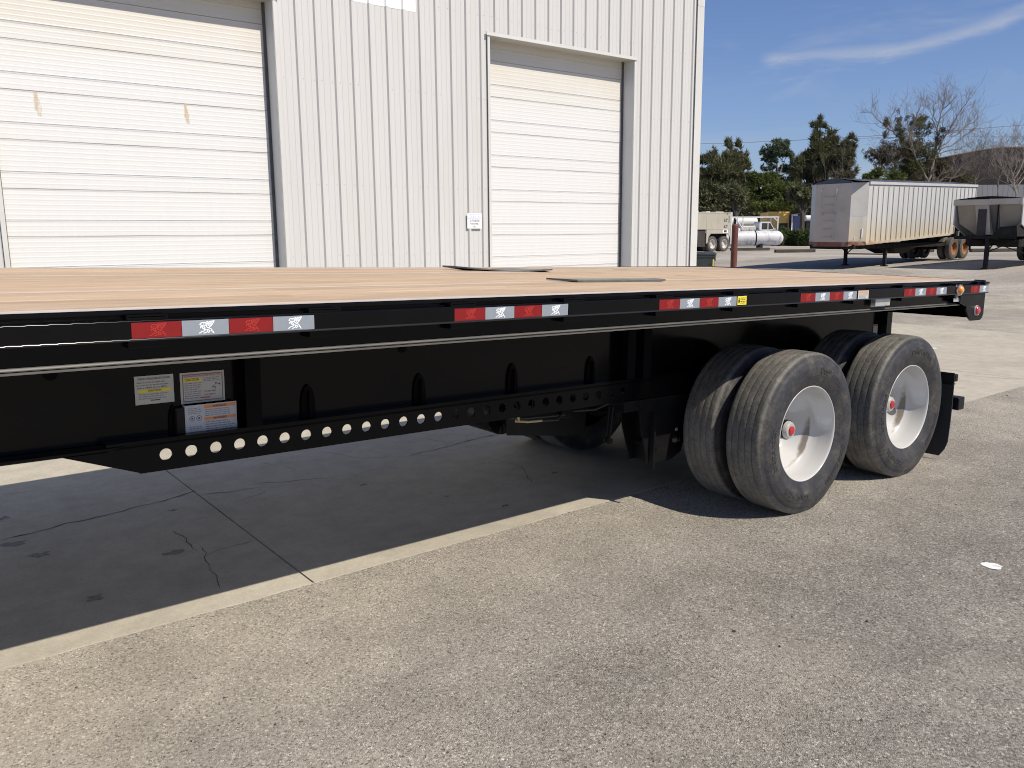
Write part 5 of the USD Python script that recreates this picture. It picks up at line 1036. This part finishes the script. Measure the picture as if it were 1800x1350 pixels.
obj("body", MB().box((-.45, 0, .1), (.45, 1.0, 3.0)), M["bluec"], t_); obj("white_corner", MB().box((-.52, -.03, .1), (-.40, .05, 3.02)).box((-.5, -.03, 2.9), (.1, .03, 3.04)), M["whitep"], t_); obj("roof", MB().box((-.55, -.1, 3.04), (.5, 1.1, 3.14)), M["bluec"], t_)
pb = at(1422.5, 390, 84); t_ = thing("white_barrel", "white horizontal barrel on a dark stand behind the hedge", "barrel", (pb[0], pb[1], GZ), -.62)
obj("shell", MB().revolve([(-.5, 0), (-.48, .22), (-.4, .3), (.4, .3), (.48, .22), (.5, 0)], 24, axis="x", c=(0, 0, 2.62)), M["whitep"], t_, smooth=40); obj("stand", MB().box((-.4, -.25, 0), (.4, .25, 2.33)), M["chassis"], t_)

# the dark building at the far right, a low grey metal wall before it
A, B, C = at(1560, 322, 128), at(1757, 300, 118), at(1900, 300, 112)
db = thing("dark_building", "large dark brown building with a low arched roof behind bare trees", "building", (0, 0, 0))
pts = [(1590, 292), (1640, 279), (1690, 269), (1735, 261), (1757, 258), (1800, 257.5), (1900, 262)]
top = [at(x, y, 126 - (x - 1590) * .035) for x, y in pts]; n = len(top)
v = np.vstack([[(p_[0], p_[1], GZ) for p_ in top], top, [(p_[0] + 25, p_[1] + 14, p_[2]) for p_ in top], [(p_[0] + 25, p_[1] + 14, GZ) for p_ in top]])
obj("wall", MB().add(v[:2 * n], [[i, i + 1, n + i + 1, n + i] for i in range(n - 1)]).add(v, [[2 * n + i, 2 * n + i + 1, 3 * n + i + 1, 3 * n + i] for i in range(n - 1)]).add(v, [[0, n, 2 * n, 3 * n]]), M["brownwall"], db)
obj("roof", MB().add(v + [0, 0, .02], [[n + i, n + i + 1, 2 * n + i + 1, 2 * n + i] for i in range(n - 1)]), M["greyrim"], db)
mb = MB()
for p0, p1 in zip(top[:-1], top[1:]): mb.tube([p0 + [-.1, -.1, 0], p1 + [-.1, -.1, 0]], .13, 6)
obj("roof_edge", mb, M["greyrim"], db)
gw = thing("grey_metal_wall", "low grey metal fence wall behind the hopper trailer", "wall", (0, 0, 0))
for k in range(14):
    xa, xb = 1690 + k * 9, 1690 + (k + 1) * 9 - .4; P0, P1 = at(xa, 347, 84), at(xb, 347, 84); zt_ = at(1760, 325 if k != 9 else 324, 84)[2]
    d = (P1 - P0)[:2]; d /= np.linalg.norm(d); nn = np.array([-d[1], d[0]]) * .06
    v = [(P0[0], P0[1], GZ), (P1[0], P1[1], GZ), (P1[0], P1[1], zt_), (P0[0], P0[1], zt_)]; v2 = [(a + nn[0], b + nn[1], c) for a, b, c in v]
    obj("panel", MB().add(v + v2, [[0, 1, 2, 3], [4, 7, 6, 5], [3, 2, 6, 7], [0, 3, 7, 4], [1, 5, 6, 2]]), M["greywall"], gw)

# overhead wires with a slight sag
for lab, a, b, c, r_ in (("upper overhead wire crossing above the tree tops", (1190, 254, 110), (1500, 241, 112), (1830, 217, 118), .030), ("lower faint overhead wire at the right", (1380, 247, 118), (1650, 240, 120), (1830, 240, 122), .018)):
    P = [at(*q) for q in (a, b, c)]; ts = np.linspace(0, 1, 40); pts = [P[0] * (1 - t) * (1 - 2 * t) + P[1] * 4 * t * (1 - t) + P[2] * t * (2 * t - 1) for t in ts]
    tag(obj("overhead_wire", MB().tube(pts, r_, 5), M["seal"]), lab, "wire")

# ------------------------------------------------------------------ trees, hedge and scrub
def leaf_mat(name, lo, mid_, hi, tr=.25):
    return mat(name, {"g": ("geometry", {}), "n": ("noise_texture", {"scale": .55, "detail": 3.0}), "a": ("math", {"math_type": "multiply_add", "value2": .45, "value3": .0}), "s": ("math", {"math_type": "multiply_add", "value2": .55}),
                      "r": ("rgb_ramp", {"ramp": [(.15, lo), (.5, mid_), (.8, hi)]}), "d": ("principled_bsdf", {"roughness": .65, "specular_ior_level": .25}), "t": ("translucent_bsdf", {}), "m": ("mix_closure", {"fac": tr})},
               [("g.random_per_island", "a.value1"), ("g.position", "n.vector"), ("n.fac", "s.value1"), ("a.value", "s.value3"), ("s.value", "r.fac"), ("r.color", "d.base_color"), ("r.color", "t.color"), ("d.BSDF", "m.closure1"), ("t.BSDF", "m.closure2")], surface="m.closure")
L_CEDAR = leaf_mat("cedar_leaf", (0.088, 0.095, 0.048), (0.163, 0.163, 0.077), (0.282, 0.263, 0.133))
L_CEDAR2 = leaf_mat("cedar_leaf_brownish", (0.078, 0.075, 0.039), (0.140, 0.133, 0.075), (0.244, 0.225, 0.137))
L_PINE = leaf_mat("pine_leaf", (0.079, 0.103, 0.064), (0.169, 0.209, 0.130), (0.298, 0.346, 0.228))
L_IVY = leaf_mat("ivy_leaf", (0.074, 0.095, 0.025), (0.138, 0.159, 0.046), (0.232, 0.244, 0.095))
L_HEDGE = leaf_mat("hedge_leaf", (0.058, 0.083, 0.026), (0.108, 0.149, 0.050), (0.198, 0.239, 0.091), .3)
L_DRY = leaf_mat("dry_foliage", (0.096, 0.078, 0.054), (0.156, 0.126, 0.094), (0.228, 0.186, 0.144), .15)
M["bark"] = paint("bark_grey", (.12, .098, .08), .85, .3, 2)
M["barkpale"] = paint("bark_pale", (.19, .158, .132), .85, .25, 2)
M["barkdark"] = paint("bark_dark", (.05, .042, .036), .9, .3, 2)

def leaves(lobes, depth, count, size, droop=0.0, gap=.42, seed=1, up=0.0, fseed=0.0, long=1.0):
    """Small leaf clumps spread through ellipsoids (px, py, rx, ry, depth offset), sizes in metres; gaps come from noise."""
    rg = np.random.default_rng(seed); k = depth / FPX; out = []
    w = np.array([l[2] * l[3] for l in lobes], float); w /= w.sum()
    for l, ww in zip(lobes, w):
        n = int(count * ww * 1.6); c = at(l[0], l[1], depth + (l[4] if len(l) > 4 else 0)); q = rg.normal(0, 1, (n, 3)); q /= np.linalg.norm(q, axis=1, keepdims=True); rad = rg.random(n) ** .45
        q = q * rad[:, None]
        P = c + _r0 * (q[:, :1] * l[2] * k) + np.array([0, 0, 1.0]) * (q[:, 1:2] * l[3] * k) + np.array([_f[0], _f[1], 0]) * (q[:, 2:] * l[2] * k * .85)
        ns = meshkit.fbm(P * .55 + fseed) + .6 * meshkit.fbm(P * 1.7 + fseed)
        keep = ns > np.quantile(ns, gap) if len(ns) > 4 else np.ones(len(ns), bool)
        out.append(np.c_[P[keep], (P[keep] - c)])
    A = np.vstack(out); P, D = A[:, :3], A[:, 3:]; n = len(P)
    D /= np.linalg.norm(D, axis=1, keepdims=True) + 1e-9
    a = D * .8 + rg.normal(0, .6, (n, 3)) + np.array([0, 0, up - droop]); a /= np.linalg.norm(a, axis=1, keepdims=True)
    b = np.cross(a, rg.normal(0, 1, (n, 3))); b /= np.linalg.norm(b, axis=1, keepdims=True) + 1e-9
    s = size * rg.uniform(.5, 1.4, n)[:, None]
    v = np.stack([P - b * s * .25, P + a * s * .5 * long, P + b * s * .25, P + a * s * 1.15 * long + b * s * .10, P - a * s * .35], 1).reshape(-1, 3)
    i = np.arange(n)[:, None] * 5
    return v, np.vstack([i + [0, 2, 1], i + [0, 4, 2], i + [1, 2, 3]])

def branches(mb, p, d, L, r, gen, rg, spread=.55, kids=(2, 4), upw=.15, minr=.012, sides=5, decay=.72, ends=None):
    n = 4 if gen > 1 else 3; pts = [p]; rr = [r]; dd = d.copy()
    for i in range(n):
        dd = dd + rg.normal(0, .10, 3) + np.array([0, 0, upw * .3]); dd /= np.linalg.norm(dd); pts.append(pts[-1] + dd * L / n); rr.append(r * (1 - .45 * (i + 1) / n))
    mb.tube(pts, rr, max(3, sides), cap=False)
    if ends is not None and gen <= 2: ends.append(pts[-1])
    if gen <= 0 or r < minr: return
    for _ in range(rg.integers(kids[0], kids[1] + 1)):
        j = rg.integers(1, n + 1); q = rg.normal(0, 1, 3); q -= q @ dd * dd; q /= np.linalg.norm(q) + 1e-9
        nd = dd + q * rg.uniform(.4, 1.1) * spread * 1.4 + np.array([0, 0, upw]); nd /= np.linalg.norm(nd)
        branches(mb, pts[j], nd, L * rg.uniform(.55, .9) * decay / .72, rr[j] * rg.uniform(.55, .8), gen - 1, rg, spread, kids, upw, minr, sides - 1, decay, ends)

def base_of(px, depth): p = at(px, 420, depth); return np.array([p[0], p[1], GZ])
def evergreen(name, label, cat, px, depth, trunk_top, lobes, count, size, look, seed, trunk="barkdark", r=.28, **kw):
    t = thing(name, label, cat, (0, 0, 0)); b = base_of(px, depth); e = at(*trunk_top, depth); rg = np.random.default_rng(seed)
    pts = [b * (1 - s) + e * s + (rg.normal(0, .08, 3) if 0 < s < 1 else 0) for s in np.linspace(0, 1, 7)]
    mb = MB().tube(pts, np.linspace(r, r * .2, 7), 8)
    for l in lobes:
        s = rg.uniform(.25, .7); p0 = b * (1 - s) + e * s; p1 = at(l[0], l[1], depth + (l[4] if len(l) > 4 else 0)); mb.tube([p0, (p0 + p1) / 2 + [0, 0, -.2], p1], [r * .45, r * .3, r * .08], 5)
    obj("trunk", mb, M[trunk], t)
    obj("crown", leaves(lobes, depth, count, size, seed=seed, **kw), look, t)
    return t
evergreen("cedar_tree", "broad dark green cedar with two pointed tips next to the building", "tree", 1272, 92, (1284, 262), [(1262, 305, 36, 28), (1284, 290, 22, 34), (1297, 268, 7, 20), (1297, 256, 3, 10), (1281, 262, 6, 18, 1), (1278, 254, 3, 9), (1240, 283, 15, 9), (1228, 296, 12, 14), (1252, 278, 10, 12), (1254, 266, 3, 8), (1306, 305, 14, 30), (1312, 282, 4, 16), (1264, 342, 46, 34), (1244, 318, 24, 24), (1300, 345, 28, 30), (1230, 335, 18, 26), (1316, 325, 8, 20), (1270, 372, 44, 12)], 38000, .25, L_CEDAR, 11, up=.7, gap=.42, fseed=1.0, long=1.6)
evergreen("pine_tree", "airy light green pine with a rounded top between two cedars", "tree", 1367, 97, (1366, 255), [(1363, 262, 24, 14), (1348, 274, 13, 9), (1383, 272, 13, 13), (1367, 249, 12, 6), (1378, 252, 10, 7), (1342, 268, 7, 5), (1350, 294, 13, 7), (1384, 300, 16, 12, 1), (1342, 312, 16, 9), (1374, 318, 18, 11), (1395, 292, 9, 14), (1356, 283, 12, 6)], 15000, .22, L_PINE, 12, "barkpale", .16, gap=.50, fseed=4.0)
evergreen("cedar_tree", "tall pointed cedar behind the left end of the grain trailer", "tree", 1440, 93, (1442, 214), [(1441, 214, 3, 11), (1440, 228, 7, 14), (1430, 220, 5, 4), (1452, 222, 8, 4), (1438, 248, 13, 16), (1455, 244, 12, 7), (1462, 232, 9, 5), (1434, 268, 20, 18), (1454, 262, 15, 12), (1438, 295, 28, 24), (1422, 320, 32, 30), (1408, 292, 12, 18), (1400, 310, 12, 20), (1468, 290, 17, 20, -1), (1448, 345, 50, 32), (1406, 345, 30, 32), (1416, 268, 6, 10)], 40000, .25, L_CEDAR, 13, up=.6, gap=.44, fseed=7.0, long=1.7)
evergreen("cedar_tree", "sparse brownish cedar leaning to the right beside the tall cedar", "tree", 1468, 90, (1490, 250), [(1484, 254, 12, 9), (1497, 244, 5, 8), (1503, 252, 4, 8), (1474, 274, 15, 12), (1492, 278, 10, 14), (1500, 268, 4, 6), (1482, 306, 20, 16), (1466, 250, 8, 10), (1498, 302, 9, 4), (1505, 297, 4, 3), (1486, 290, 14, 8), (1488, 322, 16, 10)], 10000, .22, L_CEDAR2, 14, "bark", .12, up=.4, gap=.58, fseed=9.0, long=1.8)
evergreen("bushy_tree", "dense mid green bushy tree below the pine", "tree", 1345, 91, (1345, 320), [(1340, 330, 24, 26), (1362, 340, 28, 26), (1322, 346, 22, 22), (1385, 345, 24, 24), (1335, 362, 40, 12), (1375, 362, 36, 12), (1356, 312, 14, 10), (1330, 310, 12, 10)], 16000, .29, L_IVY, 15, gap=.36, fseed=2.0)
evergreen("bushy_tree", "dense dark green bushy tree behind the box trailer", "tree", 1255, 91, (1252, 330), [(1250, 350, 34, 20), (1285, 358, 30, 16), (1232, 345, 16, 28), (1270, 366, 50, 9), (1310, 362, 26, 11)], 11000, .29, L_CEDAR, 16, gap=.34, fseed=3.0)
evergreen("bushy_tree", "dark green bushy tree behind the front of the grain trailer", "tree", 1425, 91, (1425, 340), [(1420, 358, 30, 16), (1445, 352, 30, 20), (1403, 366, 20, 8), (1432, 368, 26, 8)], 7000, .29, L_CEDAR, 17, gap=.34, fseed=5.0)
evergreen("shrub", "low dark green shrub above the roof of the grain trailer", "shrub", 1535, 96, (1535, 305), [(1524, 311, 14, 6), (1546, 305, 16, 10), (1575, 310, 18, 8), (1540, 325, 46, 12)], 6000, .27, L_IVY, 18, gap=.38, fseed=6.0)
evergreen("shrub", "olive green scrub at the foot of the big bare tree", "shrub", 1640, 99, (1640, 300), [(1620, 303, 22, 18), (1645, 298, 24, 20), (1668, 310, 22, 14), (1598, 298, 18, 20), (1690, 314, 24, 10), (1655, 285, 12, 10)], 9000, .26, L_CEDAR2, 19, gap=.42, fseed=8.0)

def bare(name, label, px, depth, py_top, r, seed, mm, gen=6, spread=.5, lean=0.0, forks=3, upw=.16, kids=(2, 4), fork_h=.3, minr=.006, k_len=.50):
    rg = np.random.default_rng(seed); t = thing(name, label, "tree", (0, 0, 0)); b = base_of(px, depth); H = at(px, py_top, depth)[2] - GZ; mb = MB(); h0 = b + np.array([0, 0, H * fork_h]) + _r0 * lean * H * fork_h
    mb.tube([b, (b + h0) / 2 + rg.normal(0, .1, 3), h0], [r * 1.25, r, r * .85], 9)
    for k in range(forks):
        an = (k - (forks - 1) / 2) / max(1, forks - 1) * spread * 2 + rg.normal(0, .08); d = np.array([0, 0, 1.0]) + _r0 * (an + lean) + np.array([_f[0], _f[1], 0]) * rg.uniform(-.45, .45); d /= np.linalg.norm(d)
        branches(mb, h0, d, H * (1 - fork_h) * k_len * rg.uniform(.85, 1.1), r * rg.uniform(.5, .72), gen, rg, .5, kids, upw, minr, 6, .60)
    obj("trunk", mb, M[mm], t)
    return t
def limb_tree(name, label, depth, limbs, seed, mm, dens=1.0, twig=.011):
    """A bare tree with its main limbs laid out as polylines; side branches and twigs grow from them."""
    rg = np.random.default_rng(seed); t = thing(name, label, "tree", (0, 0, 0)); mb = MB(); fwd = np.array([_f[0], _f[1], 0]); fwd /= np.linalg.norm(fwd)
    def sprout(P, T, L, r, gen):
        n = 4 if gen else 3; pts = [P]; dd = T
        for i in range(n):
            dd = dd + rg.normal(0, .16, 3) + np.array([0, 0, .10]); dd /= np.linalg.norm(dd); pts.append(pts[-1] + dd * L / n)
        mb.tube(pts, np.linspace(r, max(twig * .5, r * .35), n + 1), 4 if gen > 1 else 3, cap=False)
        if gen:
            for _ in range(rg.integers(3, 6) if gen > 1 else rg.integers(3, 5)):
                j = rg.integers(1, n + 1); q = rg.normal(0, 1, 3); q /= np.linalg.norm(q); nd = dd + q * .75; nd /= np.linalg.norm(nd); sprout(pts[j], nd, L * rg.uniform(.45, .75), max(twig * .7, r * .5), gen - 1)
    for dz, r0, r1, line in limbs:
        P = np.array([at(x, y, depth + dz * i / (len(line) - 1)) for i, (x, y) in enumerate(line)]); q = np.linspace(0, 1, len(P) * 3 - 2); P = np.stack([np.interp(q, np.linspace(0, 1, len(line)), P[:, k]) for k in range(3)], -1); P[1:-1] += rg.normal(0, .05, (len(P) - 2, 3))
        mb.tube(P, np.linspace(r0, r1, len(P)), 7, cap=False); L = np.linalg.norm(np.diff(P, axis=0), axis=1).sum()
        for _ in range(int(L * 2.6 * dens)):
            u = rg.uniform(.22, 1.0) ** .8 * (len(P) - 1.001); i = int(u); p0 = P[i] + (P[i + 1] - P[i]) * (u - i); T = P[i + 1] - P[i]; T /= np.linalg.norm(T); s_ = rg.normal(0, 1, 3); s_ -= s_ @ T * T; s_ /= np.linalg.norm(s_)
            d = T * .75 + s_ * rg.uniform(.5, .9) + np.array([0, 0, .15]); d /= np.linalg.norm(d); sprout(p0, d, rg.uniform(.9, 2.4), (r0 + (r1 - r0) * u / len(P)) * .35 + .006, 2)
    obj("trunk", mb, M[mm], t)
    return t
bt_ = limb_tree("bare_tree", "large bare tree with ivy rising behind the grain trailer", 98, [
    (0, .26, .17, [(1628, 375), (1628, 340), (1632, 318)]), (1, .17, .03, [(1632, 318), (1640, 292), (1645, 268), (1647, 240), (1650, 215), (1656, 192), (1660, 172)]), (-2, .12, .025, [(1644, 272), (1655, 250), (1668, 230), (1680, 210), (1690, 192), (1700, 178)]),
    (2, .09, .02, [(1650, 260), (1668, 248), (1690, 230), (1712, 208)]), (-1, .07, .02, [(1645, 264), (1672, 256), (1700, 236), (1722, 218)]), (-2, .14, .03, [(1632, 318), (1616, 290), (1604, 262), (1598, 235), (1596, 210)]), (3, .11, .02, [(1620, 296), (1600, 264), (1580, 243), (1560, 226), (1542, 210), (1530, 196)]),
    (2, .06, .015, [(1582, 245), (1560, 256), (1544, 268)]), (-3, .08, .02, [(1604, 258), (1602, 230), (1610, 205), (1618, 186)]), (2, .08, .02, [(1648, 232), (1640, 210), (1642, 190), (1646, 176)]), (0, .05, .015, [(1562, 228), (1566, 205), (1576, 188)]), (1, .07, .015, [(1652, 270), (1685, 262), (1712, 248)]), (-1, .07, .02, [(1656, 192), (1672, 180), (1684, 168)])], 21, "barkpale")
obj("ivy", leaves([(1612, 235, 16, 26), (1588, 262, 18, 22), (1600, 210, 10, 10), (1618, 270, 24, 30), (1578, 236, 8, 20), (1640, 264, 14, 24), (1556, 218, 5, 14), (1632, 226, 10, 12), (1572, 285, 24, 22), (1548, 275, 14, 14), (1605, 300, 22, 18), (1650, 240, 9, 14), (1622, 205, 10, 9), (1660, 228, 8, 10)], 98, 15000, .17, seed=31, gap=.56, fseed=11.0, droop=.3, long=1.3), L_CEDAR2, bt_)
obj("ivy", leaves([(1602, 262, 14, 28), (1592, 240, 12, 16), (1616, 225, 12, 20), (1606, 290, 18, 18)], 98, 6000, .17, seed=33, gap=.5, fseed=12.0), L_IVY, bt_)
obj("hanging_moss", leaves([(1568, 268, 26, 32), (1545, 282, 18, 18), (1535, 272, 14, 12), (1590, 285, 22, 24), (1558, 224, 7, 18), (1580, 205, 6, 16), (1600, 250, 16, 22), (1525, 264, 10, 6)], 98, 10000, .15, seed=32, gap=.62, fseed=13.0, droop=1.4, long=2.2), L_DRY, bt_)
limb_tree("bare_tree", "slender pale bare tree leaning right in front of the dark building", 94, [(0, .12, .04, [(1662, 345), (1672, 315), (1688, 296), (1703, 282)]), (1, .05, .015, [(1676, 310), (1680, 292), (1676, 278)]), (-1, .06, .015, [(1690, 295), (1706, 288), (1726, 268)])], 6, "barkpale", 1.2)
limb_tree("bare_tree", "pale bare tree at the right edge behind the hopper trailer", 72, [(0, .11, .05, [(1786, 360), (1784, 330), (1780, 305)]), (0, .05, .015, [(1780, 305), (1772, 285), (1768, 268)]), (1, .06, .015, [(1782, 318), (1794, 296), (1800, 270), (1802, 250)]), (-1, .05, .015, [(1784, 330), (1770, 310), (1760, 290)]), (1, .05, .015, [(1788, 330), (1803, 305), (1815, 285)])], 8, "barkpale", 1.6)
limb_tree("bare_tree", "brown bare tree at the right edge in front of the dark building", 80, [(0, .08, .03, [(1756, 360), (1755, 320), (1752, 296)]), (1, .05, .012, [(1752, 300), (1742, 284), (1736, 272)]), (-1, .05, .012, [(1755, 318), (1764, 294), (1770, 276)])], 9, "bark", 1.6)
limb_tree("bare_tree", "thin brown bare tree in front of the left half of the dark building", 92, [(0, .08, .03, [(1716, 360), (1714, 318), (1712, 300)]), (1, .05, .012, [(1712, 304), (1702, 290), (1694, 276)]), (-1, .05, .012, [(1714, 312), (1722, 292), (1730, 276)]), (0, .05, .012, [(1712, 302), (1712, 284), (1716, 270)])], 12, "bark", 1.6)
bare("bare_tree", "thin grey bare tree in front of the sparse brownish cedar", 1450, 86, 245, .08, 10, "bark", gen=6, spread=.7, forks=4, kids=(3, 4), fork_h=.35)
for i, (px_, dd_, top_, lab) in enumerate(((1292, 84, 372, "dark tree trunk rising right behind the steel post"), (1409, 82, 372, "dark tree trunk rising from the hedge left of the grain trailer"))):
    t = thing("tree_trunk", lab, "tree", (0, 0, 0)); b = base_of(px_, dd_); e = at(px_ + 1, top_ - 30, dd_); obj("trunk", MB().tube([b, (b + e) / 2 + [.1, 0, 0], e], [.28, .22, .16], 9), M["barkdark"], t); obj("limb", MB().tube([(b + e) / 2, e + [1.2, -.8, .6]], [.12, .05], 6).tube([(b + e) / 2 + [0, 0, .6], e + [-1.2, .8, .9]], [.11, .05], 6), M["barkdark"], t)
    obj("crown", leaves([(px_, top_ - 26, 24, 14), (px_ - 8, top_ - 36, 18, 12)], dd_, 1500, .36, seed=40 + i, gap=.35), L_CEDAR, t)
hd = thing("hedge", "long clipped green hedge behind the gas tank", "hedge", (0, 0, 0))
obj("foliage", leaves([(1366 + 11 * k, 419 - 3 * math.sin(k * 1.7), 12, 16 + 2 * math.sin(k * 2.3), .8 * math.sin(k)) for k in range(7)] + [(1290 + 13 * k, 416, 14, 10) for k in range(7)], 78, 20000, .20, seed=50, gap=.12, fseed=20.0, up=.2), L_HEDGE, hd)
# far tree line that reads as one mass
tag(obj("tree_line", leaves([(1150 + 26 * k, 372 + 6 * math.sin(k * 1.3), 30, 26 + 8 * math.sin(k * 2.1)) for k in range(30)], 135, 14000, .7, seed=60, gap=.2, fseed=30.0), L_CEDAR), "dark far tree line across the back of the yard", "trees", kind="stuff")
